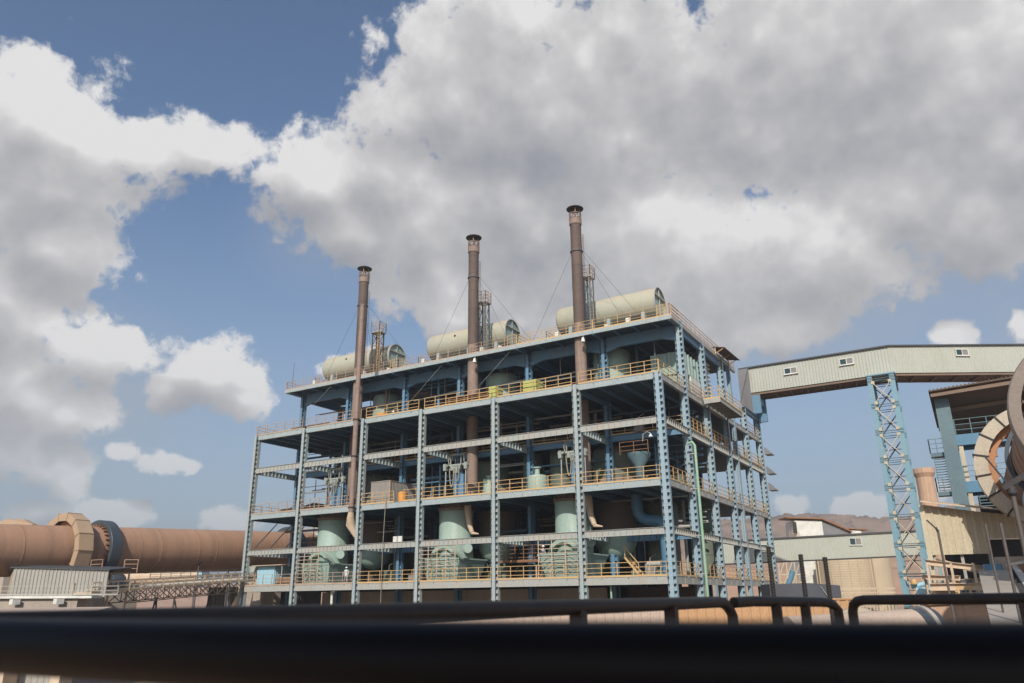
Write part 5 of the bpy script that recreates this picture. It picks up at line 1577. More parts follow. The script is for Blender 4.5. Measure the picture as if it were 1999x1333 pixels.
def tyre(t, X, yc, z, r0, r1, w, m='tyre_steel', pads=30, pw=0.18, pm='rust'):
    MB().lathe([(r0, -w / 2), (r1 - 0.04, -w / 2), (r1, -w / 2 + 0.05), (r1, -w / 2 + 0.05), (r1, w / 2 - 0.05), (r1, w / 2 - 0.05), (r1 - 0.04, w / 2), (r0, w / 2), (r0, -w / 2)], (X, yc, z), 'y', 72).build('riding_ring', m, t)
    mb = MB()
    for k in range(pads):
        a = 2 * math.pi * k / pads
        for rr in (r0 - 0.14 + (0.18 - pw) * 0.5,):
            c = Vector((X + rr * math.cos(a), yc, z + rr * math.sin(a)))
            mb.bar(c - Vector((0, w / 2 + (0.3 if pw > 0.1 else 0.03), 0)), c + Vector((0, w / 2 + 0.3, 0)), pw, 0.22 * pw / 0.18, up=(math.cos(a), 0, math.sin(a)))
    mb.build('ring_pads', pm, t)
def guard(t, X, yc, z, r0, r1, w, a0, a1, m, seg=10, fe=1):
    """polygonal box hood open towards the shell"""
    step = (a1 - a0) / seg
    P = lambda r, a, y: (X + r * math.cos(R(a)), y, z + r * math.sin(R(a)))
    mb = MB(); fl = MB()
    for k in range(seg):
        a, b = a0 + k * step, a0 + (k + 1) * step
        for yy in (yc - w / 2, yc + w / 2):
            mb.prism([P(r0, a, yy), P(r1, a, yy), P(r1, b, yy), P(r0, b, yy)], (0, 0.03, 0))
        mb.prism([P(r1, a, yc - w / 2), P(r1, b, yc - w / 2), P(r1, b, yc + w / 2 + 0.03), P(r1, a, yc + w / 2 + 0.03)], Vector((math.cos(R((a + b) / 2)), 0, math.sin(R((a + b) / 2)))) * 0.03)
        if k % fe:
            continue
        fl = MB()
        fl.bar(P(r0 - 0.05, a, yc - w / 2 - 0.03), P(r1 + 0.10, a, yc - w / 2 - 0.03), 0.08, 0.05, up=(0, 1, 0))
        fl.bar(P(r1 + 0.06, a, yc - w / 2 - 0.03), P(r1 + 0.06, a, yc + w / 2), 0.06, 0.06)
        fl.build('flange_strip', 'cap_dark' if m == 'pale_guard' else m, t)
    mb.build('gear_guard', m, t)

KX = -57.0
kz = lambda y: 11.10 + 0.043 * y
k1 = kiln('rotary_kiln', 'long brown rotary kiln running left of the steel frame, with a box-shaped ring guard', KX, -62, 34, kz)
tyre(k1, KX, -12.5, kz(-12.5), 2.62, 3.05, 1.15)
tyre(k1, KX, 13.4, kz(13.4), 2.6, 3.05, 1.1)
guard(k1, KX, -16.1, kz(-16.1), 2.9, 3.62, 1.45, -28, 208, 'kiln_guard', 9)
MB().lathe([(2.41, -0.15), (2.9, -0.15), (2.95, 0), (2.9, 0.15), (2.41, 0.15)], (KX, -16.1, kz(-16.1)), 'y', 60).build('girth_gear', 'gear_orange', k1)

KX2 = 25.2
kz2 = lambda y: 12.27 + 0.0367 * y
def off(y): return 25.71 - 0.046 * (y + 29.8)
k2 = kiln('rotary_kiln', 'near brown rotary kiln at the right edge, with a thick open ring', 26.1, -29.0, 30, kz2, 2.22)
tyre(k2, 26.2, -29.8, kz2(-29.8), 2.38, 2.78, 0.9, 'rim_steel', 34, 0.09, 'rear_brown')
MB().lathe([(0.0, 0.2), (2.2, 0.2), (2.2, 0.0), (2.3, 0.0), (2.3, 0.5), (2.2, 0.5)], (26.2, -29.3, kz2(-29.8)), 'y', 72).build('ring_seal', 'cap_dark', k2)
guard(k2, 25.5, -11.5, kz2(-11.5), 2.6, 3.25, 1.3, 40, 250, 'pale_guard', 30, 3)
MB().lathe([(2.37, -0.15), (2.75, -0.2), (2.78, 0), (2.75, 0.2), (2.37, 0.15)], (25.6, -11.3, kz2(-11.5)), 'y', 60).build('girth_gear', 'gear_orange', k2)
mb = MB()
for k in range(14):
    a = R(100 + k * 14)
    mb.bar((25.6 + 2.35 * math.cos(a), -10.9, kz2(-11.5) + 2.35 * math.sin(a)), (25.6 + 2.95 * math.cos(a + 0.1), -10.9, kz2(-11.5) + 2.95 * math.sin(a + 0.1)), 0.25, 0.4)
mb.build('gear_springs', 'gear_orange', k2)
MB().lathe([(2.2, -0.4), (2.4, -0.4), (2.4, 0.4), (2.2, 0.4)], (26.0, -15.0, kz2(-15)), 'y', 60).build('shell_band', 'tyre_steel', k2)

t = thing('rotary_kiln', 'distant pale rotary kiln with a bluish end, seen under the long brown kiln', 'kiln', (-118, 38, 0), 'rotary kilns')
p, q = Vector((-131, 31.5, 10.5)), Vector((-110.9, 42.6, 10.05))
MB().tube([p, q], 1.75, 36).build('shell', 'cream_steel', t)
MB().tube([q - (q - p).normalized() * 0.05, q + (q - p).normalized() * 0.6], 1.9, 36).build('end_ring', 'cabin_blue', t)
t = thing('distant_ring_guard', 'sandy ring guard top showing above the long kiln at the left edge', 'ring guard', (-129.5, 15, 0))
MB().prism([(-132.5, 13.2, 17.0), (-126.6, 16.9, 17.0), (-126.6, 16.9, 19.2), (-128.2, 15.8, 20.1), (-131.0, 14.2, 20.1), (-132.5, 13.2, 19.0)], (-1, 1.6, 0)).build('hood', 'kiln_guard', t)
MB().box((-131, 14.4, 0), (-128, 17, 17)).build('pier', 'concrete', t)

# concrete piers under the long kiln
for (y, lab) in ((-12.0, 'concrete pier under the tyre of the long kiln'), (13.4, 'concrete pier under the far tyre of the long kiln')):
    t = thing('kiln_pier', lab, 'pier', (KX, y, 0))
    MB().prism([(KX - 3.6, y - 2, 0), (KX + 3.6, y - 2, 0), (KX + 3.2, y - 2, 6.6), (KX - 3.2, y - 2, 6.6)], (0, 4.4, 0)).build('block', 'concrete', t)
    for sx in (-1, 1):
        rl = MB().lathe([(0, -0.7), (0.85, -0.7), (0.9, -0.6), (0.9, 0.6), (0.85, 0.7), (0, 0.7)], (KX + sx * 2.3, y + 0.3, kz(y) - 3.25), 'y', 36).build('support_roller', 'tyre_steel', t)
        MB().tube([(KX + sx * 2.3, y - 1.2, kz(y) - 3.25), (KX + sx * 2.3, y + 1.8, kz(y) - 3.25)], 0.25, 14).build('shaft', 'white_frame', rl)
t = thing('kiln_pier', 'concrete pier under the near right kiln', 'pier', (25, -11, 0))
MB().box((22.3, -12.6, 0), (28.5, -9.6, 7.2)).build('block', 'concrete', t)
t = thing('kiln_pier', 'pier under the thick open ring of the near kiln', 'pier', (25.7, -29.8, 0))
MB().box((23.6, -31.4, 0), (28.2, -28.2, 7.6)).build('block', 'concrete', t)
for sx in (-1, 1):
    MB().lathe([(0, -0.5), (0.7, -0.5), (0.7, 0.5), (0, 0.5)], (25.7 + sx * 1.7, -29.8, 7.95 + 0.35), 'y', 30).build('support_roller', 'tyre_steel', t)

# corrugated drive house, platforms and walkways along the long kiln
t = thing('drive_house', 'corrugated grey drive house under the ring guard of the long kiln', 'shed', (-50, -21, 0))
MB().corr((-52.35, -22.95), (-45.1, -18.6), 5.9, 8.42, 0.32, 0.07, ztop1=8.1).build('wall', 'grey_cladding', t)
MB().corr((-56.2, -21.2), (-52.35, -22.95), 5.9, 8.0, 3.0, 0.01, ztop1=8.42).build('gable_wall', 'pale_guard', t)
MB().prism([(-52.5, -23.2, 8.42), (-44.9, -18.7, 8.12), (-47.4, -14.6, 8.5), (-55.2, -19.0, 8.8)], (0, 0, 0.09)).prism([(-56.6, -21.3, 8.0), (-52.5, -23.2, 8.42), (-55.2, -19.0, 8.8), (-58.5, -17.5, 8.2)], (0, 0, 0.09)).build('roof', 'roof_edge', t)
t = thing('kiln_platform', 'small railed platform in front of the dark tyre of the long kiln', 'platform', (-48, -16, 0))
mb = MB().box((-50.6, -17.2, 7.95), (-47.0, -15.2, 8.05))
for q in ((-50.5, -17.1), (-47.1, -17.1), (-50.5, -15.3), (-47.1, -15.3)):
    mb.bar((*q, 0), (*q, 7.95), 0.12)
mb.build('deck', 'cream_steel', t)
mb = rail(MB(), (-50.4, -17.15, 8.05), (-48.6, -17.15, 8.05), h=1.2, kick=0); rail(mb, (-47.6, -15.6, 8.05), (-46.6, -14.9, 8.05), h=1.2, kick=0)
mb.build('railing', 'faded_rail', t)
t = thing('kiln_foundation_wall', 'long grey-brown concrete wall carrying the walkway at the far left', 'wall', (-48, -26, 0))
MB().prism([(-58.5, -33.4, 0), (-42.0, -22.9, 0), (-42.0, -22.9, 5.75), (-58.5, -33.4, 5.9)], (-1.2, 2, 0)).build('wall', 'concrete', t)
mb = MB()
mb.prism([(-58.6, -33.9, 5.9), (-40.8, -22.5, 5.78), (-41.9, -20.9, 5.78), (-59.8, -31.9, 5.9)], (0, 0, 0.18))
for k in range(6):
    u = k / 5
    mb.box((-57.6 + 14.6 * u, -33.6 + 9.3 * u, 5.35), (-57.1 + 14.6 * u, -33.0 + 9.3 * u, 5.75))
mb.build('coping', 'white_frame', t)
mb = MB()
rail(mb, (-52.0, -27.6, 6.1), (-40.6, -20.4, 6.0), h=0.75, step=1.2, bars=2, kick=0.12)
mb.build('railing', 'grey_cladding', t)
t = thing('conveyor_bridge', 'sandy conveyor bridge with a truss underneath, rising to the foot of the frame', 'conveyor', (-49, -8, 0))
c0, c1 = Vector((-46.4, -20.0, 6.15)), Vector((-50.6, 1.6, 7.55))
d = (c1 - c0).normalized(); side = Vector((d.y, -d.x, 0)).normalized() * 1.1
mb = MB()
mb.prism([c0 - side, c1 - side, c1 + side, c0 + side], (0, 0, 0.14))
for s_ in (-1, 1):
    for (h0, hh) in ((0.14, 0.16), (0.48, 0.12), (0.86, 0.10)):
        mb.bar(c0 + side * s_ + Vector((0, 0, h0 + hh / 2)), c1 + side * s_ + Vector((0, 0, h0 + hh / 2)), 0.06, hh)
    for k in range(17):
        p = c0.lerp(c1, k / 16) + side * s_
        mb.bar(p, p + Vector((0, 0, 0.95)), 0.10)
mb.build('deck', 'cream_steel', t)
mb = MB()
for s_ in (-1, 1):
    lo0, lo1 = c0 + side * s_ - Vector((0, 0, 1.05)), c1 + side * s_ - Vector((0, 0, 1.0))
    lo0 = lo0.lerp(lo1, 0.18)
    mb.bar(lo0, lo1, 0.09, 0.09)
    for k in range(12):
        u, v = k / 12, (k + 1) / 12
        ta, tb = c0.lerp(c1, 0.18 + 0.82 * u) + side * s_, c0.lerp(c1, 0.18 + 0.82 * v) + side * s_
        la, lb = lo0.lerp(lo1, u), lo0.lerp(lo1, v)
        mb.bar(ta, la, 0.06); mb.bar(ta, lb, 0.06); mb.bar(la, tb, 0.06)
mb.build('truss', 'rear_brown', t)
mb = MB()
for u in (0.45, 0.8):
    p = c0.lerp(c1, u)
    for s_ in (-1, 1):
        mb.bar(p + side * s_ - Vector((0, 0, 1)), Vector((p.x + side.x * s_ * 2, p.y + side.y * s_, 0)) + d * 1.5, 0.14)
        mb.bar(p + side * s_ - Vector((0, 0, 1)), Vector((p.x + side.x * s_ * 2, p.y + side.y * s_, 0)) - d * 1.0, 0.14)
mb.build('trestle_leg', 'cap_dark', t)
mb = MB()
for k in range(20):
    p = c0.lerp(c1, (k + 0.5) / 20)
    mb.tube([p - side * 0.8 + Vector((0, 0, 0.32)), p + side * 0.8 + Vector((0, 0, 0.32))], 0.09, 8)
mb.build('roller', 'dusty_steel', t)
t = thing('second_walkway', 'thin dark walkway rail behind the conveyor bridge', 'walkway', (-56, 0, 0))
mb = rail(MB(), (-53.0, -9.0, 7.7), (-54.5, 8.0, 8.6), h=0.7, step=1.3, kick=0.1)
mb.prism([(-53.4, -9.0, 7.6), (-52.6, -9.0, 7.6), (-54.1, 8.0, 8.5), (-54.9, 8.0, 8.5)], (0, 0, 0.08))
for k in range(4):
    mb.bar((-53.2 - 0.35 * k, -8 + 5 * k, 0), (-53.2 - 0.35 * k, -8 + 5 * k, 7.8 + 0.25 * k), 0.12)
mb.build('frame', 'dark_sheet', t)
for (px, py, lab) in ((-55.2, -1.5, 'thin lamp post under the long kiln, left of the pair'), (-55.8, 3.2, 'thin lamp post under the long kiln, right of the pair')):
    t = thing('lamp_post', lab, 'lamp post', (px, py, 0))
    MB().tube([(px, py, 0), (px, py, 9.6)], 0.07, 8).build('pole', 'cable', t)
    MB().box((px - 0.1, py - 0.3, 9.55), (px + 0.35, py + 0.1, 9.75)).build('head', 'cap_dark', t)
t = thing('kiln_motor', 'grey motor with two round drums under the far part of the long kiln', 'motor', (-53.5, 5, 0))
mb = MB().tube([(-55.0, 5.5, 8.7), (-53.9, 5.9, 8.7)], 0.75, 20).tube([(-53.9, 6.0, 8.7), (-52.6, 6.5, 8.7)], 0.3, 12).tube([(-52.6, 6.6, 8.7), (-51.6, 7.0, 8.7)], 0.55, 18)
mb.build('casing', 'hoist_pale', t)
MB().box((-55.4, 4.6, 0), (-51.4, 7.6, 7.9)).build('base', 'concrete', t)
t = thing('dust_house', 'dark sheet building behind the conveyor truss at the left foot of the frame', 'building', (-56, 12, 0))
MB().corr((-60.0, 4.0), (-52.0, 8.5), 0, 7.0, 0.5, 0.08).corr((-52.0, 8.5), (-53, 16), 0, 7.0, 0.5, 0.08).build('wall', 'brown_sheet', t)
MB().prism([(-60.4, 3.6, 7.0), (-51.6, 8.3, 7.0), (-52.6, 16.2, 7.0), (-62, 12, 7.0)], (0, 0, 0.1)).build('roof', 'grey_cladding', t)
t = thing('yard_platform', 'blue railed service bridge passing over the far end of the long kiln', 'bridge', (-56, 16, 0))
mb = MB().box((-62, 17.2, 13.9), (-50.2, 18.4, 14.05)).box((-62, 17.15, 13.5), (-50.2, 17.2, 14.1))
mb.bar((-61, 17.8, 0), (-61, 17.8, 13.9), 0.3)
mb.build('deck', 'cabin_blue', t)
rail(MB(), (-62, 17.15, 14.1), (-50.2, 17.15, 14.1), step=1.2).build('railing', 'yellow_paint', t)
mb = MB().box((-55.0, 17.4, 14.06), (-53.2, 18.3, 14.9)).lathe([(0.7, 14.9), (0.5, 15.6), (0, 15.9)], (-54.1, 17.9, 0), n=14)
mb.build('gearbox', 'kiln_guard', t)

# ------------------------------------------------------------------ right hand side structures
t = thing('guard_shed', 'sand-coloured corrugated lean-to below the near kiln, its top edge sloping', 'shed', (21, -9, 0))
wa, wb, wc = (19.35, -10.2), (22.2, -8.55), (25.3, -6.8)
MB().corr(wa, wb, 7.50, 10.30, 0.42, 0.06, ztop1=9.85, zbot1=7.55).build('wall', 'sand_cladding', t)
MB().corr(wb, wc, 8.36, 9.85, 0.42, 0.06, ztop1=9.5, zbot1=8.36).build('wall', 'sand_cladding', t)
MB().prism([(wa[0] - 0.1, wa[1] - 0.9, 10.40), (wb[0] + 0.1, wb[1] - 0.9, 9.95), (wc[0] + 0.2, wc[1] - 0.9, 9.55), (wc[0] - 1.5, wc[1] + 2.6, 10.2), (wa[0] + 0.3, wa[1] + 2.6, 10.7)], (0, 0, 0.07)).build('roof', 'cream_steel', t)
MB().box((19.1, -10.35, 0), (19.35, -10.1, 10.3)).build('end_trim', 'sand_cladding', t)
mb = MB()
for u in (0.02, 0.5, 0.98):
    x, y = wa[0] + (wb[0] - wa[0]) * u, wa[1] + (wb[1] - wa[1]) * u
    mb.bar((x, y + 0.3, 0), (x, y + 0.3, 7.6), 0.16)
mb.build('post', 'dusty_steel', t)
MB().prism([(20.2, -4.9, 0), (27.5, -0.6, 0), (27.5, -0.6, 8.6), (20.2, -4.9, 8.6)], (-0.5, 1, 0)).build('back_wall', 'cap_dark', t)

t = thing('kiln_head_frame', 'tall blue-grey frame with a tin canopy behind the near kiln', 'frame', (22, 8, 0))
mb = MB()
mb.box((20.65, 6.6, 0), (21.45, 7.3, 20.0))
mb.box((20.55, 6.5, 0), (21.55, 6.56, 20.0)).box((20.55, 7.34, 0), (21.55, 7.40, 20.0))
mb.build('column', 'teal_steel', t)
MB().box((27.0, 6.6, 0), (27.7, 7.3, 20.0)).build('column', 'teal_steel', t)
MB().box((21.6, 6.9, 0), (21.9, 7.2, 17)).build('column', 'brace_sand', t)
mb = MB().prism([(20.3, 5.2, 20.35), (28.5, 5.2, 20.75), (28.5, 11.5, 18.9), (20.3, 11.5, 18.6)], (0, 0, 0.09))
for k in range(30):
    xx = 20.4 + k * 0.27
    mb.bar((xx, 5.16, 20.48 + (xx - 20.3) * 0.05), (xx, 11.5, 18.73 + (xx - 20.3) * 0.037), 0.08, 0.06)
cn = mb.build('canopy', 'rear_brown', t)
mb = MB()
for yy, zz in ((5.5, 20.1), (8.3, 19.3), (11.2, 18.4)):
    mb.bar((20.4, yy, zz), (28.5, yy, zz + 0.35), 0.14, 0.28)
mb.build('purlin', 'under_brace', cn)
MB().corr((20.9, 11.6), (28.5, 11.6), 17.2, 18.6, 0.35, 0.05, ztop1=18.9).build('back_sheet', 'brown_sheet', cn)
for z in (17.0, 13.4):
    mb = MB().box((21.5, 6.8, z - 0.75), (27.0, 6.9, z)); mb.box((21.5, 6.8, z), (27.0, 9.6, z + 0.08))
    mb.box((21.5, 9.5, z - 0.75), (27.0, 9.6, z))
    mb.build('platform', 'duct_blue', t)
mb = rail(MB(), (21.6, 6.8, 17.08), (27, 6.8, 17.08), h=1.2, step=1.0, kick=0); rail(mb, (21.6, 6.8, 13.48), (27, 6.8, 13.48), h=1.2, step=1.0, kick=0)
rail(mb, (21.6, 9.5, 17.08), (27, 9.5, 17.08), h=1.2, step=1.0, kick=0)
mb.build('railing', 'teal_steel', t)
for z in (15.85, 12.85):
    mb = MB().box((19.6, 6.9, z - 0.3), (20.6, 7.9, z))
    rail(mb, (19.6, 6.9, z), (20.6, 6.9, z), h=1.1, step=0.5, kick=0); rail(mb, (19.6, 6.9, z), (19.6, 7.9, z), h=1.1, step=0.5, kick=0)
    mb.build('landing', 'teal_steel', t)
mb = MB()
for k in range(14):
    z = 12.95 + k * 0.2
    mb.box((19.8, 7.0, z), (20.55, 7.25, z + 0.04))
mb.bar((19.78, 6.98, 12.85), (19.78, 6.98, 15.85), 0.05); mb.bar((20.56, 6.98, 12.85), (20.56, 6.98, 15.85), 0.05)
mb.build('stair', 'teal_steel', t)
mb = MB()
for k in range(9):
    z = 11.6 + k * 0.22
    mb.box((22.3, 7.2, z), (23.3, 7.6, z + 0.06))
mb.bar((22.28, 7.2, 11.5), (22.28, 7.2, 13.5), 0.05)
mb.bar((23.32, 7.2, 11.5), (23.32, 7.2, 13.5), 0.05)
mb.build('stair', 'teal_steel', t)
MB().box((22.2, 9.7, 10.6), (24.8, 11.5, 12.6)).build('machine_box', 'trailer_dark', t)

# cream beams and walkways below the lean-to
beams = [((19.04, -11.97, 7.21), (22.5, -11.1, 6.70), 0.30, 'upper cream beam under the lean-to, its left end by the lattice tower'),
         ((19.2, -9.7, 7.46), (22.0, -10.6, 6.45), 0.20, 'sloping cream beam crossing just under the lean-to'),
         ((18.8, -13.0, 6.40), (20.6, -13.4, 6.30), 0.26, 'short middle cream beam below the lean-to'),
         ((19.3, -16.2, 5.90), (22.3, -15.8, 5.90), 0.34, 'wide pale beam just above the right handrail'),
         ((20.1, -12.1, 6.14), (22.2, -12.5, 6.14), 0.16, 'thin cream beam above the wide pale one')]
for (p, q, h, lab) in beams:
    t = thing('walkway_beam', lab, 'beam', p, 'cream beams below the lean-to')
    ibeam(MB(), p, q, h, 0.35).build('beam', 'cream_steel', t)
    mb = MB()
    for u in (0.08, 0.9):
        c = Vector(p).lerp(Vector(q), u)
        mb.bar((c.x, c.y + 0.2, 0), (c.x, c.y + 0.2, c.z - h), 0.14)
    mb.build('post', 'cream_steel', t)
t = thing('loading_hopper', 'sand-coloured loading hopper and rails behind the right handrail', 'hopper', (20, -18, 0))
mb = MB().prism([(19.6, -15.95, 4.0), (20.3, -15.55, 4.0), (20.3, -15.55, 5.6), (19.6, -15.95, 5.6)], (-0.4, 0.7, 0))
mb.box((20.7, -17.2, 5.0), (22.3, -16.4, 5.12)).box((20.7, -17.2, 5.3), (22.3, -16.4, 5.38))
mb.build('bin', 'sand_concrete', t)
rail(MB(), (20.3, -15.5, 4.5), (22.2, -14.3, 4.5), h=1.3, step=0.5, bars=4, kick=0).build('railing', 'dusty_steel', t)
t = thing('blue_pump_skid', 'light blue machine with a yellow valve at the foot of the lattice tower', 'machine', (16, -8, 0))
MB().box((18.35, -11.9, 0), (19.05, -11.1, 5.75)).tube([(18.1, -11.7, 5.8), (18.8, -11.6, 5.95)], 0.12, 12).build('housing', 'cabin_blue', t)
MB().lathe([(0, 0), (0.16, 0.02), (0.18, 0.15), (0.1, 0.3), (0, 0.32)], (18.3, -11.9, 5.9), n=16).build('valve', 'yellow_paint', t)
t = thing('blue_drum', 'dark blue barrel under the lean-to', 'barrel', (22.2, -11.5, 0))
MB().lathe([(0, 6.0), (0.45, 6.0), (0.45, 7.0), (0.42, 7.05), (0, 7.05)], (22.15, -12.5, -0.2), n=22).build('barrel', 'duct_blue', t)
MB().box((21.5, -13.2, 0), (22.9, -11.8, 5.8)).build('stand', 'cream_steel', t)
t = thing('pipe_rack', 'rack of dusty pipes, valves and a small motor under the lean-to', 'pipe rack', (20.5, -13.5, 0))
for k in range(4):
    mb = MB().tube([(18.9 + 0.15 * k, -14.2 + 0.5 * k, 5.35 + 0.18 * k), (21.4, -13.6 + 0.5 * k, 5.35 + 0.18 * k), (21.5, -13.5 + 0.5 * k, 5.9 + 0.1 * k)], 0.07 + 0.015 * (k % 2), 10)
    mb.tube([(19.7 + 0.4 * k, -14.05 + 0.5 * k, 5.28 + 0.18 * k), (19.7 + 0.4 * k, -14.05 + 0.5 * k, 5.6 + 0.18 * k)], 0.05, 8)
    mb.lathe([(0, 0), (0.14, 0), (0.14, 0.03), (0, 0.03)], (19.7 + 0.4 * k, -14.05 + 0.5 * k, 5.6 + 0.18 * k), n=14)
    mb.build('pipe', ('dusty_steel', 'sand_concrete', 'rust', 'cream_steel')[k], t)
for x in (19.2, 20.3, 21.3):
    MB().bar((x, -13.9, 0), (x, -13.9, 6.9), 0.12).bar((x, -14.3, 5.2), (x, -12.2, 5.2), 0.1).build('stanchion', 'cream_steel', t)
MB().tube([(20.6, -14.6, 5.85), (21.1, -14.5, 5.85)], 0.2, 14).box((20.5, -14.8, 5.3), (21.2, -14.3, 5.66)).build('motor', 'trailer_dark', t)
t = thing('yellow_bollard_frame', 'small yellow post frame beside the beams under the lean-to', 'frame', (20.6, -16.2, 0))
MB().bar((20.5, -16.4, 0), (20.5, -16.4, 5.75), 0.1).bar((21.0, -16.3, 0), (21.0, -16.3, 5.75), 0.1).bar((20.45, -16.4, 5.7), (21.05, -16.3, 5.7), 0.1).build('frame', 'yellow_paint', t)
t = thing('slat_fence', 'low pale slat fence between the ribbed silo and the lattice tower', 'fence', (8, 30, 0))
mb = MB()
for k in range(16):
    mb.bar((8.6 + 0.3 * k, 27.0 + 0.17 * k, 0), (8.6 + 0.3 * k, 27.0 + 0.17 * k, 5.55), 0.08)
mb.bar((8.4, 26.9, 5.6), (13.4, 29.7, 5.6), 0.1, 0.12).bar((8.4, 26.9, 6.0), (13.4, 29.7, 6.0), 0.1, 0.12)
mb.build('slats', 'cream_steel', t)
t = thing('ramp_slab', 'pale sheet-covered conveyor ramp running away behind the right handrail', 'ramp', (22, -36, 0))
MB().prism([(21.75, -40.0, 4.55), (22.6, -40.0, 4.55), (22.75, -22.0, 6.2), (21.55, -22.0, 6.2)], (0, 0, 0.12)).build('slab', 'grey_cladding', t)
mb = MB()
for k in range(24):
    y = -39.8 + k * 0.75
    mb.box((22.62, y, 4.58 + (y + 40) * 0.0915), (22.80, y + 0.28, 4.75 + (y + 40) * 0.0915))
mb.build('edge_cleat', 'cap_dark', t)
MB().prism([(22.85, -40.0, 4.50), (23.3, -40.0, 4.50), (22.95, -22.0, 6.35), (22.80, -22.0, 6.35)], (0, 0, 0.15)).build('side_kerb', 'white_frame', t)
mb = MB()
for y in (-38, -31, -24):
    mb.bar((21.9, y, 0), (21.9, y, 4.6 + (y + 40) * 0.09), 0.15); mb.bar((22.5, y, 0), (22.5, y, 4.6 + (y + 40) * 0.09), 0.15)
mb.build('trestle', 'dusty_steel', t)
t = thing('orange_retaining_wall', 'rust-brown wall with a sloping foot, seen below the right handrail', 'wall', (20, -20, 0))
MB().prism([(19.3, -18.3, 0), (21.6, -16.9, 0), (21.6, -16.9, 5.0), (19.3, -18.3, 4.9)], (-0.5, 0.9, 0)).build('wall', 'tan_concrete', t)
MB().prism([(19.2, -18.5, 4.9), (21.7, -17.0, 5.0), (21.7, -17.0, 5.08), (19.2, -18.5, 4.98)], (-0.3, 0.6, 0)).build('coping', 'wood', t)
t = thing('brown_parapet', 'brown sheet parapet at the right edge under the near kiln', 'parapet', (24, -25, 0))
MB().corr((22.7, -19.5), (24.6, -29.0), 4.9, 6.55, 0.4, 0.05).build('sheeting', 'kiln_shell', t)
MB().bar((22.7, -19.5, 6.6), (24.6, -29.0, 6.6), 0.15, 0.1).build('coping', 'white_frame', t)
mb = MB()
for u in (0.05, 0.95):
    mb.bar((22.7 + 1.9 * u, -19.5 - 9.5 * u, 0), (22.7 + 1.9 * u, -19.5 - 9.5 * u, 4.9), 0.3)
mb.build('pier', 'concrete', t)

t = thing('fallen_drum', 'big pale drum lying behind the right handrail, dark ring round its right end', 'drum', (18, -29, 0))
p, q = Vector((15.4, -30.9, 3.55)), Vector((19.25, -28.3, 3.75))
d = (q - p).normalized()
MB().tube([p, q], 1.15, 40).build('shell', 'pink_wall', t)
MB().tube([q, q + d * 0.7], 1.16, 40).build('end_ring', 'tyre_steel', t)
MB().tube([q + d * 0.3 - Vector((0, 0, 0.0)), q + d * 0.45], 1.24, 40).build('flange', 'dusty_steel', t)
MB().box((15.8, -31.2, 0), (19.0, -28.6, 2.5)).build('cradle', 'concrete', t)
t = thing('wheel_rim', 'weathered wheel rim standing left of the pale drum', 'wheel', (17.2, -26, 0))
mb = MB().lathe([(0.55, -0.2), (1.0, -0.2), (1.05, 0), (1.0, 0.2), (0.55, 0.2), (0.5, 0), (0.55, -0.2)], (16.9, -24.5, 3.9), 'y', 36)
mb.build('rim', 'pale_guard', t)
MB().box((15.8, -24.8, 0), (18.0, -24.2, 2.9)).build('stand', 'concrete', t)

# poles between the camera and the near kiln
def pole(x, y, z, r, lab, head=True):
    t = thing('lamp_post', lab, 'lamp post', (x, y, 0), 'dark poles in front of the lean-to')
    MB().tube([(x, y, 0), (x, y, z)], r, 10).build('pole', 'pole_grey', t)
    if head:
        MB().tube([(x, y, z), (x - 0.04, y, z + 0.12)], 0.03, 8).bar((x - 0.22, y, z + 0.32), (x + 0.02, y, z + 0.02), 0.04).build('hook', 'cap_dark', t)
pole(20.95, -37.6, 6.95, 0.03, 'thin pole with a hooked top in front of the lit lean-to sheeting')
pole(22.05, -37.0, 7.15, 0.028, 'thinnest bare pole, first of three near the right edge', False)
pole(22.35, -39.0, 7.0, 0.038, 'middle bare pole of three near the right edge', False)
t = thing('lamp_post', 'thickest dark pole at the right edge with a floodlight head tilted right', 'lamp post', (22.45, -44, 0), 'dark poles in front of the lean-to')
MB().tube([(22.55, -43.6, 0), (22.55, -43.6, 7.25)], 0.042, 12).build('pole', 'pole_grey', t)
MB().bar((22.42, -43.6, 7.3), (22.98, -43.6, 7.62), 0.16, 0.10).build('head', 'cap_dark', t)
MB().lathe([(0.05, 0), (0.09, 0.05), (0.08, 0.2), (0.04, 0.25)], (22.55, -43.6, 7.15), n=12).bar((22.5, -43.6, 7.4), (22.22, -43.6, 7.95), 0.03).build('bracket', 'cap_dark', t)

# ------------------------------------------------------------------ the platform the picture is taken from
t = thing('viewing_platform', 'dark steel viewing platform with handrails in the foreground', 'platform', (21.5, -60, 4.1))
MB().box((20.55, -66, 4.16), (26.5, -60.4, 4.22)).build('deck', 'dusty_steel', t)
MB().box((20.55, -60.4, 4.16), (22.6, -55.9, 4.22)).build('deck', 'dusty_steel', t)
mb = MB()
for q in ((20.7, -60.5), (20.75, -56.2), (26.3, -60.6), (20.7, -65.8), (26.3, -65.8)):
    mb.bar((*q, 0), (*q, 4.15), 0.2)
mb.build('leg', 'dusty_steel', t)
MB().box((14.5, -70.5, 9.4), (30.0, -61.3, 9.5)).build('added_shade_roof', 'dark_sheet', t)  # unseen roof, added to keep the sun off the foreground rails
for q in ((20.7, -61.4), (26.2, -61.4), (20.7, -65.7), (26.2, -65.7)):
    MB().bar((*q, 4.2), (*q, 9.4), 0.12).build('added_roof_post', 'dusty_steel', t)  # posts added to carry the unseen shading roof
mb = MB().tube([(18.6, -60.66, 5.365), (20.88, -60.56, 5.362), (21.31, -60.535, 5.36), (21.91, -60.50, 5.362), (24.0, -60.38, 5.365)], 0.0305, 28)
mb.build('near_rail', 'black_pipe', t)
rr = 0.0255
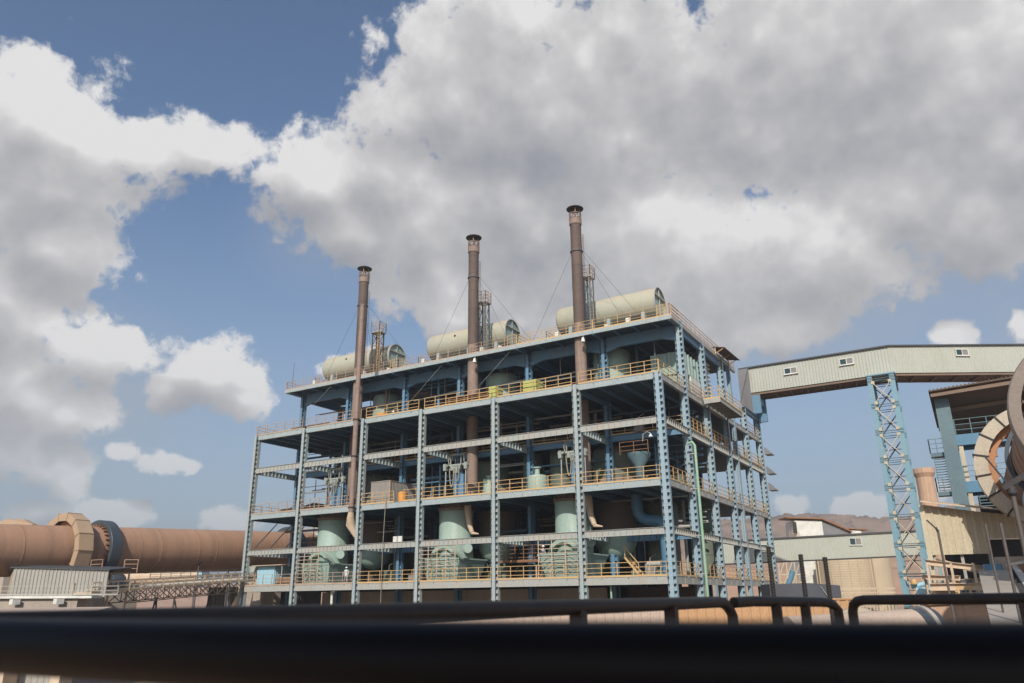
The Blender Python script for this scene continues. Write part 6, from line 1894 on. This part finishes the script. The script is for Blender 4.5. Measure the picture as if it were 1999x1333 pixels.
def hand(pts, name='handrail'):
    return MB().tube(pts, rr, 20).build(name, 'black_rail', t)
hand([(20.52, -62.5, 5.372), (20.54, -60.3, 5.372), (20.57, -59.58, 5.375), (20.68, -58.72, 5.378), (20.75, -57.99, 5.380), (20.78, -57.30, 5.382), (20.785, -57.23, 5.376), (20.79, -57.18, 5.355), (20.80, -57.16, 5.32), (20.81, -57.15, 4.2)])
hand([(20.81, -57.15, 5.378), (20.86, -56.98, 5.382), (21.07, -56.38, 5.372), (21.10, -56.30, 5.368), (21.12, -56.26, 5.355), (21.135, -56.22, 5.33), (21.15, -56.20, 4.2)])
hand([(21.215, -56.32, 4.2), (21.225, -56.32, 5.32), (21.235, -56.325, 5.355), (21.26, -56.34, 5.375), (21.30, -56.37, 5.381), (22.01, -56.83, 5.385), (22.9, -57.4, 5.385)])
for (x, y) in ((20.69, -58.62), (20.765, -57.92), (20.93, -56.80), (21.02, -56.53), (22.01, -56.85)):
    MB().bar((x, y, 4.2), (x, y, 5.37), 0.045, 0.045).build('rail_post', 'black_rail', t)
for k, (x, y, z, lab) in enumerate(((20.57, -55.25, 5.745, 'left of the three upright rebars beyond the handrail, in front of the steel frame'), (20.76, -55.12, 5.69, 'middle upright rebar beyond the handrail'), (20.905, -55.02, 5.665, 'right upright rebar beyond the handrail, the shortest-looking'))):
    t2 = thing('rebar', lab, 'rebar', (x, y, 4.0), 'upright rebars')
    prof = []
    zz = 4.0
    while zz < z:
        prof += [(0.0145, zz), (0.0175, zz + 0.005), (0.0175, zz + 0.009), (0.0145, zz + 0.014)]
        zz += 0.019
    prof.append((0, z))
    MB().lathe(prof, (x, y, 0), n=12).build('bar', 'rebar_iron', t2)
t = thing('concrete_stub', 'low concrete block holding the upright rebars', 'block', (20.7, -55.1, 0))
MB().box((20.3, -55.5, 0), (21.2, -54.7, 4.15)).build('block', 'concrete', t)

# ------------------------------------------------------------------ thin air between here and the hills
hz = bpy.data.materials.new('haze_air')
hz.use_nodes = True
T = NT(hz.node_tree)
T.n.clear()
ho = T.node('ShaderNodeOutputMaterial')
hv = T.node('ShaderNodeVolumePrincipled')
hv.inputs['Color'].default_value = (0.80, 0.84, 0.90, 1)
hv.inputs['Density'].default_value = 0.00045
hv.inputs['Anisotropy'].default_value = 0.2
T.l.new(hv.outputs[0], ho.inputs['Volume'])
MATS['haze_air'] = hz
o = MB().box((-1700, -200, -1.5), (1500, 1700, 150)).build('haze', 'haze_air')
tag(o, 'thin dusty air that greys the distant hills', kind='stuff')
